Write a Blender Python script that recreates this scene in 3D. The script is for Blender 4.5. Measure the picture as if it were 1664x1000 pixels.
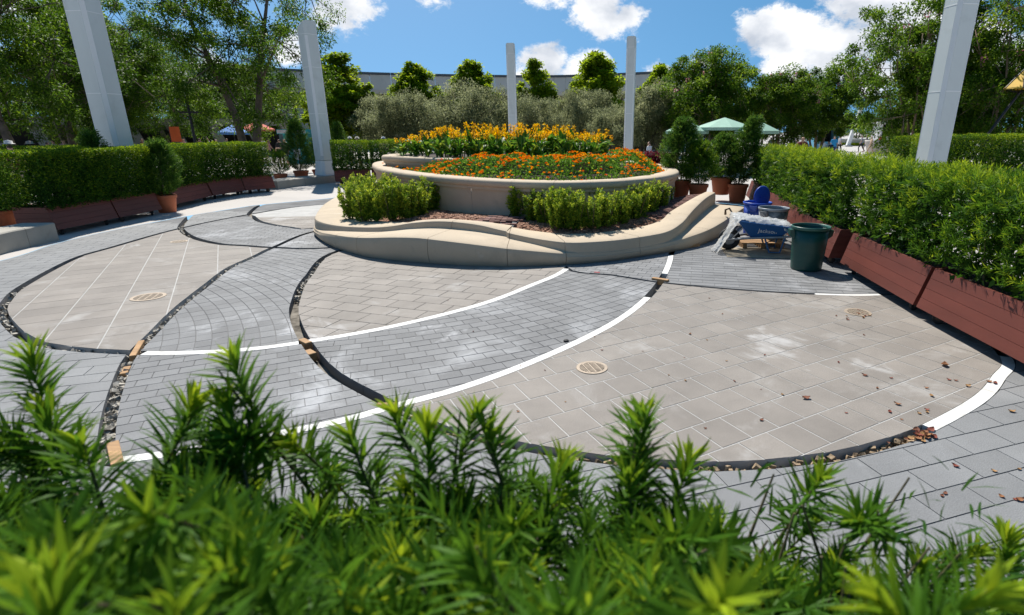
import bpy, bmesh, math, random
import numpy as np
from mathutils import Vector, Matrix, noise
random.seed(7); RNG = np.random.default_rng(11)
for o in list(bpy.data.objects): bpy.data.objects.remove(o)
S = bpy.context.scene
COL = S.collection
R = math.radians

# ------------------------------------------------------------------ camera
H = 2.1                        # lens height above the paving
FPX, PITCH, PPX, PPY = 890.17, R(17.87), 926.0, 500.0
cam_d = bpy.data.cameras.new('camera'); cam = bpy.data.objects.new('camera', cam_d); COL.objects.link(cam)
cam.location = (0, 0, H); cam.rotation_euler = (R(90) - PITCH, 0, 0)
cam_d.sensor_width = 36; cam_d.lens = 36 * FPX / 1664
cam_d.shift_x = -(PPX - 832) / 1664; cam_d.clip_start = 0.05; cam_d.clip_end = 3000
cam_d.dof.use_dof = True; cam_d.dof.focus_distance = 8.0; cam_d.dof.aperture_fstop = 4.0
S.camera = cam

# ------------------------------------------------------------------ sky and sun
SUN_EL = R(52); SUN_AZ = math.atan2(-0.355, 0.935)
w = bpy.data.worlds.new('World'); S.world = w; w.use_nodes = True
nt = w.node_tree; nt.nodes.clear()
def wn(t, **k):
    n = nt.nodes.new(t)
    for a, b in k.items(): setattr(n, a, b)
    return n
def wl(a, b): nt.links.new(a, b)
out = wn('ShaderNodeOutputWorld'); bg = wn('ShaderNodeBackground'); bg.inputs[1].default_value = 0.072
tc = wn('ShaderNodeTexCoord')
lift = wn('ShaderNodeVectorMath', operation='ADD'); lift.inputs[1].default_value = (0, 0, 0.30)
nrm = wn('ShaderNodeVectorMath', operation='NORMALIZE')
sky = wn('ShaderNodeTexSky', sky_type='NISHITA'); sky.sun_disc = False
sky.sun_elevation = SUN_EL; sky.sun_rotation = SUN_AZ % (2 * math.pi); sky.air_density = 1.0; sky.dust_density = 0.3; sky.ozone_density = 1.4
wl(tc.outputs['Generated'], lift.inputs[0]); wl(lift.outputs[0], nrm.inputs[0]); wl(nrm.outputs[0], sky.inputs[0])
skyc = wn('ShaderNodeHueSaturation'); skyc.inputs['Saturation'].default_value = 1.3; skyc.inputs['Value'].default_value = 1.28; skyc.inputs['Hue'].default_value = .487
wl(sky.outputs[0], skyc.inputs['Color'])
# cumulus: soft-edged masses placed in the sky (azimuth, elevation, radius in degrees) broken up by noise
CLOUDS = [(-31.5,3.9,5.0,.8),(-20,11.2,5.5,.9),(-18.5,10.2,3.0,1),(-13,11.5,3,.7),(2.8,10.6,4.2,1),(-1.5,12.5,4,.9),(5.5,10.0,3.2,.9),(-2,6.4,3.3,1),(1,5.6,3.4,1),(-4,4.6,2.6,.9),(8.5,5.4,1.8,.8),(12.5,6.2,2.4,.8),
          (18.5,8.2,4.4,1),(21,7.6,5.2,1.1),(24,7.4,5.8,1.1),(25.5,10,5.6,1.1),(28,7.4,6,1.1),(31,10,6.5,1.1),(20,5.6,3.4,1),(24,5.4,4.2,1.05),(27,4.6,4.6,1.05),(34,7,6,.9),(38,6,6,.8),(-24.5,6.5,3.0,.9),(-42,8,6,.8),(-3,4.2,1.5,.7),(46,12,9,.8),(60,25,12,.9),(-70,22,14,.9),(-30,32,9,.9),(10,28,10,.9),(100,14,12,.9),(150,18,14,.9),(-120,15,12,.9),(-160,24,14,.9),(35,45,12,.8)]
warp = wn('ShaderNodeTexNoise'); warp.inputs['Scale'].default_value = 9; warp.inputs['Detail'].default_value = 9; warp.inputs['Roughness'].default_value = 0.68
stretch = wn('ShaderNodeMapping'); stretch.inputs['Scale'].default_value = (1, 1, 1.5)
wl(tc.outputs['Generated'], stretch.inputs[0]); wl(stretch.outputs[0], warp.inputs['Vector'])
last = None
for az, el, rad, amp in CLOUDS:
    a, e = R(az), R(el)
    d = wn('ShaderNodeVectorMath', operation='SUBTRACT'); d.inputs[1].default_value = (math.sin(a) * math.cos(e), math.cos(a) * math.cos(e), math.sin(e))
    wl(tc.outputs['Generated'], d.inputs[0])
    m = wn('ShaderNodeVectorMath', operation='MULTIPLY'); m.inputs[1].default_value = (1, 1, 1.45); wl(d.outputs[0], m.inputs[0])
    ln = wn('ShaderNodeVectorMath', operation='LENGTH'); wl(m.outputs[0], ln.inputs[0])
    mr = wn('ShaderNodeMapRange'); mr.inputs[1].default_value = 0; mr.inputs[2].default_value = R(rad); mr.inputs[3].default_value = amp; mr.inputs[4].default_value = 0
    wl(ln.outputs['Value'], mr.inputs[0])
    if last is None: last = mr.outputs[0]
    else:
        mx = wn('ShaderNodeMath', operation='MAXIMUM'); wl(last, mx.inputs[0]); wl(mr.outputs[0], mx.inputs[1]); last = mx.outputs[0]
nz = wn('ShaderNodeMapRange'); nz.inputs[1].default_value = .28; nz.inputs[2].default_value = .72; nz.inputs[3].default_value = -.62; nz.inputs[4].default_value = .62
wl(warp.outputs[0], nz.inputs[0])
ad = wn('ShaderNodeMath', operation='ADD'); wl(last, ad.inputs[0]); wl(nz.outputs[0], ad.inputs[1])
gate = wn('ShaderNodeMath', operation='GREATER_THAN'); gate.inputs[1].default_value = 0.0; wl(last, gate.inputs[0])
cm = wn('ShaderNodeMapRange', interpolation_type='SMOOTHSTEP'); cm.inputs[1].default_value = .26; cm.inputs[2].default_value = .66; wl(ad.outputs[0], cm.inputs[0])
cg = wn('ShaderNodeMath', operation='MULTIPLY'); wl(cm.outputs[0], cg.inputs[0]); wl(gate.outputs[0], cg.inputs[1])
n2 = wn('ShaderNodeTexNoise'); n2.inputs['Scale'].default_value = 13; n2.inputs['Detail'].default_value = 6; wl(stretch.outputs[0], n2.inputs['Vector'])
cr = wn('ShaderNodeValToRGB'); cr.color_ramp.elements[0].position = .33; cr.color_ramp.elements[0].color = (6.0, 6.6, 7.6, 1); cr.color_ramp.elements[1].position = .6; cr.color_ramp.elements[1].color = (11.5, 11.6, 11.8, 1)
wl(n2.outputs[0], cr.inputs[0])
mixc = wn('ShaderNodeMix', data_type='RGBA'); wl(cg.outputs[0], mixc.inputs[0]); wl(skyc.outputs[0], mixc.inputs[6]); wl(cr.outputs[0], mixc.inputs[7])
wl(mixc.outputs[2], bg.inputs[0]); wl(bg.outputs[0], out.inputs[0])

sl = bpy.data.lights.new('sun', 'SUN'); sl.energy = 5.0; sl.angle = R(0.53); sl.color = (1.0, 0.955, 0.88)
so = bpy.data.objects.new('sun', sl); COL.objects.link(so)
sdir = Vector((math.sin(SUN_AZ) * math.cos(SUN_EL), math.cos(SUN_AZ) * math.cos(SUN_EL), math.sin(SUN_EL)))
so.rotation_euler = sdir.to_track_quat('Z', 'Y').to_euler(); so.location = (0, 0, 30)
S.view_settings.view_transform = 'Standard'; S.view_settings.look = 'None'; S.view_settings.exposure = 0.42; S.view_settings.gamma = 1
S.render.engine = 'CYCLES'
try:
    S.cycles.max_bounces = 6; S.cycles.transparent_max_bounces = 8; S.cycles.transmission_bounces = 4; S.cycles.diffuse_bounces = 3
except Exception: pass

# ------------------------------------------------------------------ measuring helpers (photograph pixel -> point in the place)
def ray(x, y):
    u = (x - PPX) / FPX; v = (y - PPY) / FPX; c, s = math.cos(PITCH), math.sin(PITCH)
    return np.array([u, c - v * s, -s - v * c])
def G(x, y, z=0.0):                       # on the level z
    r = ray(x, y); t = (H - z) / -r[2]; return np.array([r[0] * t, r[1] * t, z])
def W(x, y, Y):                           # at the distance Y
    r = ray(x, y); t = Y / r[1]; return np.array([r[0] * t, Y, H + r[2] * t])

# ------------------------------------------------------------------ materials
MATS = {}
def mat(name, col, rough=.7, var=.12, scale=4.0, bump=0.0, bscale=60.0, metal=0.0, rnd=0.0, col2=None, detail=5, spec=.4, streak=None, speck=0.0):
    """procedural surface: base colour broken up by two octaves of noise in world space, object-to-object variation, bump"""
    if name in MATS: return MATS[name]
    m = bpy.data.materials.new(name); m.use_nodes = True; t = m.node_tree; t.nodes.clear(); N = t.nodes.new; L = t.links.new
    o = N('ShaderNodeOutputMaterial'); b = N('ShaderNodeBsdfPrincipled'); L(b.outputs[0], o.inputs[0])
    b.inputs['Roughness'].default_value = rough; b.inputs['Metallic'].default_value = metal; b.inputs['Specular IOR Level'].default_value = spec
    g = N('ShaderNodeNewGeometry')
    pos = g.outputs['Position']
    if streak:
        mp = N('ShaderNodeMapping'); mp.inputs['Scale'].default_value = streak; L(pos, mp.inputs[0]); pos2 = mp.outputs[0]
    else: pos2 = pos
    n = N('ShaderNodeTexNoise'); n.inputs['Scale'].default_value = scale; n.inputs['Detail'].default_value = detail; n.inputs['Roughness'].default_value = .6; L(pos2, n.inputs['Vector'])
    c1 = np.array(col); c2 = np.array(col2) if col2 is not None else c1
    ramp = N('ShaderNodeValToRGB'); e = ramp.color_ramp.elements
    e[0].position = .3; e[0].color = (*np.clip(c1 * (1 - var), 0, 1), 1); e[1].position = .7; e[1].color = (*np.clip(c2 * (1 + var), 0, 1), 1)
    L(n.outputs[0], ramp.inputs[0]); cur = ramp.outputs[0]
    val = None
    if rnd:
        oi = N('ShaderNodeObjectInfo'); mr = N('ShaderNodeMapRange'); mr.inputs[3].default_value = 1 - rnd; mr.inputs[4].default_value = 1 + rnd; L(oi.outputs['Random'], mr.inputs[0])
        mu = N('ShaderNodeVectorMath'); mu.operation = 'SCALE'; L(cur, mu.inputs[0]); L(mr.outputs[0], mu.inputs['Scale']); cur = mu.outputs[0]
    if speck:
        n3 = N('ShaderNodeTexNoise'); n3.inputs['Scale'].default_value = 160; n3.inputs['Detail'].default_value = 2; L(pos, n3.inputs['Vector'])
        mr = N('ShaderNodeMapRange'); mr.inputs[1].default_value = .3; mr.inputs[2].default_value = .7; mr.inputs[3].default_value = 1 - speck; mr.inputs[4].default_value = 1 + speck; L(n3.outputs[0], mr.inputs[0])
        mu = N('ShaderNodeVectorMath'); mu.operation = 'SCALE'; L(cur, mu.inputs[0]); L(mr.outputs[0], mu.inputs['Scale']); cur = mu.outputs[0]
    L(cur, b.inputs['Base Color'])
    if bump:
        n2 = N('ShaderNodeTexNoise'); n2.inputs['Scale'].default_value = bscale; n2.inputs['Detail'].default_value = 4; L(pos, n2.inputs['Vector'])
        bp = N('ShaderNodeBump'); bp.inputs['Strength'].default_value = bump; bp.inputs['Distance'].default_value = .01; L(n2.outputs[0], bp.inputs['Height']); L(bp.outputs[0], b.inputs['Normal'])
    MATS[name] = m; return m
def add_patches(m, col, scale, lo, hi, amount):
    """pale dust or stains lying in irregular patches over a surface"""
    t = m.node_tree; N = t.nodes.new; L = t.links.new
    b = [n for n in t.nodes if n.type == 'BSDF_PRINCIPLED'][0]; src = b.inputs['Base Color'].links[0].from_socket
    g = N('ShaderNodeNewGeometry'); n = N('ShaderNodeTexNoise'); n.inputs['Scale'].default_value = scale; n.inputs['Detail'].default_value = 7; n.inputs['Roughness'].default_value = .65; n.inputs['Distortion'].default_value = .6
    L(g.outputs['Position'], n.inputs['Vector'])
    mr = N('ShaderNodeMapRange'); mr.interpolation_type = 'SMOOTHSTEP'; mr.inputs[1].default_value = lo; mr.inputs[2].default_value = hi; mr.inputs[4].default_value = amount; L(n.outputs[0], mr.inputs[0])
    mx = N('ShaderNodeMix'); mx.data_type = 'RGBA'; L(mr.outputs[0], mx.inputs[0]); L(src, mx.inputs[6]); mx.inputs[7].default_value = (*col, 1); L(mx.outputs[2], b.inputs['Base Color'])
    return m
def leafmat(name, dark, mid, light, rough=.42, trans=.35, spec=.35):
    """leaf colour from the per-leaf attribute 'tone' (leaf age; in hedges also painted sun and shade), partly translucent"""
    if name in MATS: return MATS[name]
    m = bpy.data.materials.new(name); m.use_nodes = True; t = m.node_tree; t.nodes.clear(); N = t.nodes.new; L = t.links.new
    o = N('ShaderNodeOutputMaterial'); b = N('ShaderNodeBsdfPrincipled'); tr = N('ShaderNodeBsdfTranslucent'); mx = N('ShaderNodeMixShader')
    at = N('ShaderNodeAttribute'); at.attribute_name = 'tone'
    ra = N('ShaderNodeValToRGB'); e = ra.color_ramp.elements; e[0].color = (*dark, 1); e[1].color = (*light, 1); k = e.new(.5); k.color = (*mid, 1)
    L(at.outputs['Fac'], ra.inputs[0]); sa = N('ShaderNodeHueSaturation'); sa.inputs['Saturation'].default_value = 1.05; sa.inputs['Value'].default_value = 1.0; L(ra.outputs[0], sa.inputs['Color']); L(sa.outputs[0], b.inputs['Base Color'])
    hs = N('ShaderNodeHueSaturation'); hs.inputs['Value'].default_value = 1.7; hs.inputs['Hue'].default_value = .485; L(sa.outputs[0], hs.inputs['Color']); L(hs.outputs[0], tr.inputs[0])
    b.inputs['Roughness'].default_value = rough + .08; b.inputs['Specular IOR Level'].default_value = spec * .32
    mx.inputs[0].default_value = trans; L(b.outputs[0], mx.inputs[1]); L(tr.outputs[0], mx.inputs[2]); L(mx.outputs[0], o.inputs[0])
    MATS[name] = m; return m

# ------------------------------------------------------------------ object helpers
def tag(o, label=None, cat=None, group=None, kind=None):
    if label: o['label'] = label
    if cat: o['category'] = cat
    if group: o['group'] = group
    if kind: o['kind'] = kind
    return o
def link(name, me, parent=None):
    o = bpy.data.objects.new(name, me); COL.objects.link(o)
    if parent is not None: o.parent = parent
    return o
def empty(name, loc=(0, 0, 0), rz=0.0):
    o = bpy.data.objects.new(name, None); COL.objects.link(o); o.location = loc; o.rotation_euler = (0, 0, rz); o.empty_display_size = .2; return o
def mesh(name, v, f, m, smooth=False):
    me = bpy.data.meshes.new(name); me.from_pydata([tuple(map(float, p)) for p in v], [], f); me.materials.append(m)
    if smooth: me.polygons.foreach_set('use_smooth', [True] * len(me.polygons))
    me.update(); return me
def npmesh(name, V, Q, m, tone=None, smooth=False):
    """V (n,3), Q (k,c) faces with c corners; optional per-vertex tone"""
    me = bpy.data.meshes.new(name); n, (k, c) = len(V), Q.shape
    me.vertices.add(n); me.vertices.foreach_set('co', np.ascontiguousarray(V, np.float32).ravel())
    me.loops.add(k * c); me.loops.foreach_set('vertex_index', np.ascontiguousarray(Q, np.int32).ravel())
    me.polygons.add(k); me.polygons.foreach_set('loop_start', np.arange(0, k * c, c, dtype=np.int32))
    try: me.polygons.foreach_set('loop_total', np.full(k, c, np.int32))
    except Exception: pass
    if smooth: me.polygons.foreach_set('use_smooth', np.ones(k, bool))
    if tone is not None:
        a = me.attributes.new('tone', 'FLOAT', 'POINT'); a.data.foreach_set('value', np.ascontiguousarray(tone, np.float32))
    me.materials.append(m); me.update(); me.validate(); return me
class MB:
    def __init__(s): s.v = []; s.f = []
    def add(s, v, f):
        k = len(s.v); s.v += [tuple(map(float, p)) for p in v]; s.f += [tuple(i + k for i in q) for q in f]; return s
    def box(s, c, d, rz=0.0, M=None):
        x, y, z = d[0] / 2, d[1] / 2, d[2] / 2
        P = [(-x, -y, -z), (x, -y, -z), (x, y, -z), (-x, y, -z), (-x, -y, z), (x, -y, z), (x, y, z), (-x, y, z)]
        if M is not None: P = [M @ Vector(p) for p in P]
        else:
            cs, sn = math.cos(rz), math.sin(rz); P = [(a * cs - b * sn, a * sn + b * cs, e) for a, b, e in P]
        return s.add([(p[0] + c[0], p[1] + c[1], p[2] + c[2]) for p in P], [(0, 3, 2, 1), (4, 5, 6, 7), (0, 1, 5, 4), (1, 2, 6, 5), (2, 3, 7, 6), (3, 0, 4, 7)])
    def hexa(s, P): return s.add(P, [(0, 3, 2, 1), (4, 5, 6, 7), (0, 1, 5, 4), (1, 2, 6, 5), (2, 3, 7, 6), (3, 0, 4, 7)])
    def tube(s, pts, rad, n=8, cap=True):
        pts = [Vector(tuple(map(float, p))) for p in pts]; rad = rad if hasattr(rad, '__len__') else [rad] * len(pts); rings = []; u = None
        for i, p in enumerate(pts):
            d = (pts[min(i + 1, len(pts) - 1)] - pts[max(i - 1, 0)])
            d = d.normalized() if d.length > 1e-9 else Vector((0, 0, 1))
            if u is None: u = d.orthogonal().normalized()
            else:
                u = (u - d * u.dot(d)); u = u.normalized() if u.length > 1e-6 else d.orthogonal().normalized()
            w_ = d.cross(u); rings.append([p + (u * math.cos(2 * math.pi * k / n) + w_ * math.sin(2 * math.pi * k / n)) * rad[i] for k in range(n)])
        v = [q for r_ in rings for q in r_]; f = []
        for i in range(len(rings) - 1):
            for k in range(n):
                a, b = i * n + k, i * n + (k + 1) % n; f.append((a, b, b + n, a + n))
        if cap: f.append(tuple(range(n - 1, -1, -1))); f.append(tuple(range((len(rings) - 1) * n, len(rings) * n)))
        return s.add(v, f)
    def lathe(s, prof, c=(0, 0, 0), n=24, sx=1, sy=1):
        v = []; f = []
        for r_, z in prof:
            for k in range(n):
                a = 2 * math.pi * k / n; v.append((c[0] + r_ * math.cos(a) * sx, c[1] + r_ * math.sin(a) * sy, c[2] + z))
        for i in range(len(prof) - 1):
            for k in range(n):
                a, b = i * n + k, i * n + (k + 1) % n; f.append((a, b, b + n, a + n))
        return s.add(v, f)
    def build(s, name, m, parent=None, smooth=False): return link(name, mesh(name, s.v, s.f, m, smooth), parent)
def smooth_by_angle(o, ang=40):
    me = o.data; me.polygons.foreach_set('use_smooth', [True] * len(me.polygons))
    bm = bmesh.new(); bm.from_mesh(me)
    for e in bm.edges:
        if len(e.link_faces) == 2 and e.calc_face_angle(0) > R(ang): e.smooth = False
    bm.to_mesh(me); bm.free(); return o
def copy_tree(o, parent=None):
    c = o.copy(); COL.objects.link(c); c.parent = parent
    for ch in list(o.children): copy_tree(ch, c)
    return c
def spline(P, n=8, closed=False):
    P = np.array(P, float); k = len(P); out_ = []
    rng = range(k) if closed else range(k - 1)
    for i in rng:
        p0, p1, p2, p3 = (P[(i - 1) % k], P[i], P[(i + 1) % k], P[(i + 2) % k]) if closed else (P[max(i - 1, 0)], P[i], P[i + 1], P[min(i + 2, k - 1)])
        for j in range(n):
            t = j / n; out_.append(.5 * (2 * p1 + (p2 - p0) * t + (2 * p0 - 5 * p1 + 4 * p2 - p3) * t * t + (3 * p1 - p0 - 3 * p2 + p3) * t ** 3))
    if not closed: out_.append(P[-1])
    return np.array(out_)
def unit(a): return a / np.maximum(np.linalg.norm(a, axis=-1, keepdims=True), 1e-9)
def rdir(n): return unit(RNG.normal(size=(n, 3)))

# ------------------------------------------------------------------ leaves
def leaf_arrays(P, D, L, Wd, tone, bend=.15, nrm=None):
    """lens-shaped leaves: base P, direction D, length L, width Wd; two quads each, folded and drooping"""
    n = len(P); D = unit(D); ref = rdir(n) if nrm is None else unit(nrm + .5 * rdir(n))
    Sx = unit(np.cross(D, ref)); U = np.cross(Sx, D)
    L = np.broadcast_to(L, n)[:, None]; Wd = np.broadcast_to(Wd, n)[:, None]
    b = P; t = P + D * L - U * L * bend; mid = P + D * L * .5 + U * L * .02
    l_ = mid + Sx * Wd * .5 + U * Wd * .12; r_ = mid - Sx * Wd * .5 + U * Wd * .12
    V = np.stack([b, l_, t, r_], 1).reshape(-1, 3); Q = (np.arange(n)[:, None] * 4 + np.array([[0, 1, 2, 3]]))
    return V, Q, np.repeat(np.clip(tone, 0, 1), 4)
def strap_arrays(P, D, L, Wd, tone, bend=.25, seg=3):
    """long narrow leaves, seg quads along each"""
    n = len(P); D = unit(D); ref = np.tile([0, 0, 1.0], (n, 1)) + .6 * rdir(n); Sx = unit(np.cross(D, ref)); U = np.cross(Sx, D)
    L = np.broadcast_to(L, n)[:, None]; Wd = np.broadcast_to(Wd, n)[:, None]; rows = []
    prof = {2: (.5, 1, .08), 3: (.45, 1, .8, .06), 4: (.4, .95, 1, .7, .05)}[seg]
    for i in range(seg + 1):
        t = i / seg; c = P + D * L * t - U * L * bend * t * t
        rows += [c + Sx * Wd * .5 * prof[i] + U * Wd * .1, c - Sx * Wd * .5 * prof[i] + U * Wd * .1]
    V = np.stack(rows, 1).reshape(-1, 3); k = 2 * (seg + 1)
    q = np.array([[2 * i, 2 * i + 2, 2 * i + 3, 2 * i + 1] for i in range(seg)])
    Q = (np.arange(n)[:, None, None] * k + q[None]).reshape(-1, 4)
    return V, Q, np.repeat(np.clip(tone, 0, 1), k)
def join_arrays(parts):
    V = []; Q = []; T = []; k = 0
    for v, q, t in parts: V.append(v); Q.append(q + k); T.append(t); k += len(v)
    return np.concatenate(V), np.concatenate(Q), np.concatenate(T)
# ------------------------------------------------------------------ palette
M_blue = add_patches(mat('blue_grey_paver', (.178, .179, .181), .75, .16, 1.5, .25, 120, rnd=.12, speck=.22), (.46, .465, .475), .8, .52, .72, .8)
M_warm = add_patches(mat('warm_grey_slab', (.232, .207, .182), .75, .16, 1.6, .25, 120, rnd=.075, speck=.2), (.42, .405, .385), 1.1, .53, .74, .65)
M_outer = add_patches(mat('grey_paver', (.205, .207, .208), .75, .14, 1.3, .25, 120, rnd=.10, speck=.25), (.5, .5, .5), .8, .55, .74, .6)
add_patches(M_warm, (.52, .51, .50), .62, .60, .69, .6); add_patches(M_blue, (.55, .55, .56), .55, .59, .68, .6); add_patches(M_outer, (.5, .5, .5), .6, .6, .7, .5)
add_patches(M_warm, (.15, .135, .12), 7, .66, .8, .35); add_patches(M_blue, (.11, .11, .115), 6, .66, .8, .35); add_patches(M_warm, (.17, .15, .13), 2.3, .62, .78, .5); add_patches(M_blue, (.12, .125, .13), 2.0, .63, .8, .5); add_patches(M_outer, (.16, .15, .13), 2.1, .62, .8, .5)
M_grout_light = mat('pale_grout', (.44, .43, .41), .9, .15, 3, .3, 90)
M_grout_dark = mat('grey_grout', (.15, .15, .152), .9, .3, 2, .3, 90)
M_trench = mat('trench_earth', (.10, .085, .066), .95, .45, 6, .6, 40, col2=(.22, .20, .17))
M_white = add_patches(mat('white_strip', (.70, .69, .66), .6, .06, 2, .1, 60), (.40, .38, .34), 3.2, .52, .70, .7)
M_wood = mat('raw_timber', (.40, .235, .11), .75, .3, 3, .25, 60, streak=(1, 8, 8))
M_ground = add_patches(mat('plaza_concrete', (.46, .43, .40), .85, .08, .25, .15, 60, speck=.08), (.34, .32, .30), .15, .5, .7, .6)
M_stone = add_patches(mat('cast_sandstone', (.50, .405, .29), .82, .07, 1.6, .12, 140, speck=.06), (.33, .27, .20), 1.1, .52, .78, .6)
add_patches(M_stone, (.34, .29, .22), 5.5, .58, .72, .4); add_patches(M_stone, (.20, .165, .12), 16, .68, .78, .5); add_patches(M_stone, (.60, .53, .43), 2.6, .60, .75, .4)
M_stone2 = add_patches(mat('grey_cast_stone', (.36, .335, .285), .85, .10, 2, .15, 120, speck=.08), (.22, .2, .16), 1.4, .55, .75, .6)
M_brickpave = mat('dark_red_brick_paving', (.17, .082, .066), .85, .25, 3, .3, 70, rnd=.2)
M_mulch = mat('bark_mulch', (.16, .075, .045), .95, .5, 30, .8, 60, col2=(.30, .15, .09), rnd=.2)
M_redwood = add_patches(mat('red_brown_board', (.128, .031, .020), .55, .14, 1.2, .12, 50, rnd=.10, streak=(1, 1, 4)), (.20, .085, .06), 1.5, .64, .90, .35)
M_soil = mat('soil', (.05, .035, .025), .95, .4, 10, .6, 40)
M_rust = mat('rusty_caster', (.10, .075, .055), .7, .4, 12, .3, 50, metal=.3)
M_rubber = mat('black_rubber', (.02, .02, .02), .7, .2, 10)
M_terra = add_patches(mat('terracotta', (.48, .135, .055), .65, .12, 3, .1, 60, rnd=.12), (.5, .28, .2), 2.5, .6, .8, .4)
M_pillar = add_patches(mat('white_fibreglass', (.62, .66, .645), .45, .05, 1.0, .03, 60, streak=(1, 1, .2)), (.47, .50, .48), 1.6, .5, .75, .5)
M_pillar_seam = mat('bright_white_seam', (.80, .81, .80), .45, .04, 1)
M_bark = mat('bark', (.13, .10, .075), .9, .35, 6, .6, 30)
M_myrtle_bark = mat('smooth_tan_bark', (.26, .18, .12), .8, .3, 4, .3, 30)
M_twig = mat('green_brown_twig', (.12, .10, .05), .8, .3, 12)
M_iron = mat('tan_cast_iron', (.36, .29, .22), .6, .2, 20, .2, 90, metal=.2)
M_dark = mat('dark_gap', (.02, .018, .016), .9, .3, 8)

# ------------------------------------------------------------------ ground and court
def gp(px): return [tuple(G(x, y)[:2]) for x, y in px]
CURVES = {
 'A': gp([(512,333.4),(406,348.5),(293,371.3),(180,402.6),(120,421),(39,464),(10,490),(3,508),(20,533),(45,550),(100,565),(210,573),(300,573.5),(400,568),(500,555),(640,530),(780,495),(860,465),(920,437)]) + [(.3,10.5),(0,13),(-2,16),(-5,17.5)],
 'D': gp([(513,376),(447,401),(411,418),(372,436),(340,460),(290,500),(250,540),(212,580),(190,630),(177,680),(172,730),(176,748),(195,748),(300,733),(400,715),(550,685),(640,660),(750,630),(860,590),(960,545),(1020,510),(1060,475),(1080,445),(1090,415)]) + [(2,11),(1,13),(-2,14),(-4.5,13)],
 'E': gp([(550,408),(500,450),(480,490),(480,520),(500,560),(540,605),(620,650),(690,685),(750,705),(900,735),(1040,752),(1200,757),(1350,742),(1450,718),(1510,695),(1590,650),(1622,615),(1634,580)]) + [(4.5,6),(4.3,8),(3,10),(0,12),(-3,11.5)],
 'F': gp([(920,435),(1000,448),(1080,460),(1200,471),(1325,478),(1430,479)]) + [(5.2,7.4),(6.4,9),(6,12),(3,13),(0,11)],
 'B': gp([(430,312),(384,322),(358,329),(329,340),(310,350),(297,363),(294,372),(307,383),(329,391),(360,397),(396,399.5),(447,402.6),(529,403.3)]) + [(-3.5,11),(-4,15),(-6,19)],
 'C': gp([(488,315),(456,323),(435,330.5),(420,335),(411,341),(405,348.5),(411,352),(420,359),(437,364),(468,369),(512,371)]) + [(-4.5,14),(-6.5,18.5)],
 'K': gp([(514,324.5),(423,333),(396,336.5),(300,352),(180,375),(90,396),(0,424)]) + [(-9.6,6),(-8,2),(-4,.2),(4,.2),(6,3),(6.6,10),(5.4,16),(0,20),(-6,20)]}
CURVES = {k: spline(v, 8, True) for k, v in CURVES.items()}
HALF = {'A': .054, 'D': .052, 'E': .054, 'F': .038, 'B': .062, 'C': .058, 'K': .02}
def sdist(name, P):
    """signed distance (inside +), nearest point and inward normal for points P (n,2)"""
    C = CURVES[name]; C2 = np.roll(C, -1, 0); d = C2 - C; P = np.atleast_2d(P)
    t = np.clip(((P[:, None] - C[None]) * d[None]).sum(2) / np.maximum((d * d).sum(1), 1e-12)[None], 0, 1)
    q = C[None] + t[..., None] * d[None]; D2 = ((P[:, None] - q) ** 2).sum(2); i = D2.argmin(1); k = np.arange(len(P)); dist = np.sqrt(D2[k, i]); near = q[k, i]
    x, y = P[:, 0:1], P[:, 1:2]; c = ((C[None, :, 1] > y) != (C2[None, :, 1] > y)) & (x < (C2[None, :, 0] - C[None, :, 0]) * (y - C[None, :, 1]) / np.where(np.abs(C2[None, :, 1] - C[None, :, 1]) < 1e-12, 1e-12, C2[None, :, 1] - C[None, :, 1]) + C[None, :, 0])
    ins = (c.sum(1) % 2) == 1; s = np.where(ins, 1.0, -1.0)
    area = .5 * np.sum(C[:, 0] * C2[:, 1] - C2[:, 0] * C[:, 1]); nn = np.stack([-d[i, 1], d[i, 0]], 1) * np.sign(area); nn /= np.maximum(np.linalg.norm(nn, axis=1, keepdims=True), 1e-9)
    return s * dist, near, nn
def clip_half(poly, q, n):
    out_ = []; k = len(poly)
    for i in range(k):
        a, b = poly[i], poly[(i + 1) % k]; da = (a[0] - q[0]) * n[0] + (a[1] - q[1]) * n[1]; db = (b[0] - q[0]) * n[0] + (b[1] - q[1]) * n[1]
        if da >= 0: out_.append(a)
        if (da >= 0) != (db >= 0):
            t = da / (da - db); out_.append((a[0] + (b[0] - a[0]) * t, a[1] + (b[1] - a[1]) * t))
    return out_
def poly_area(p): return .5 * abs(sum(p[i][0] * p[(i + 1) % len(p)][1] - p[(i + 1) % len(p)][0] * p[i][1] for i in range(len(p))))
def clip_cells(cells, cons):
    """cut each convex cell to the region given by cons ('+A','-D',..); returns (polygon, whole?)"""
    cen = np.array([np.mean(c, 0) for c in cells]); rad = np.array([max(math.dist(c[0], m_) for c in [c_ for c_ in [cells[i]]] for _ in [0]) for i, m_ in enumerate(cen)])
    keep = np.ones(len(cells), bool); info = []
    for cc in cons:
        s = 1 if cc[0] == '+' else -1; sd, near, nn = sdist(cc[1], cen); v = sd * s - HALF[cc[1]]
        keep &= v > -rad; info.append((v, near, nn * s, HALF[cc[1]]))
    res = []
    for i in np.nonzero(keep)[0]:
        p = list(map(tuple, cells[i])); whole = True
        for v, near, nn, h in info:
            if v[i] < rad[i]:
                q = near[i] + nn[i] * h; k = clip_half(p, q, nn[i])
                if len(k) != len(p) or any(math.dist(a, b) > 1e-6 for a, b in zip(k, p)): whole = False
                p = k
                if len(p) < 3: break
        if len(p) >= 3 and poly_area(p) > 2e-4: res.append((p, whole, i))
    return res
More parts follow.
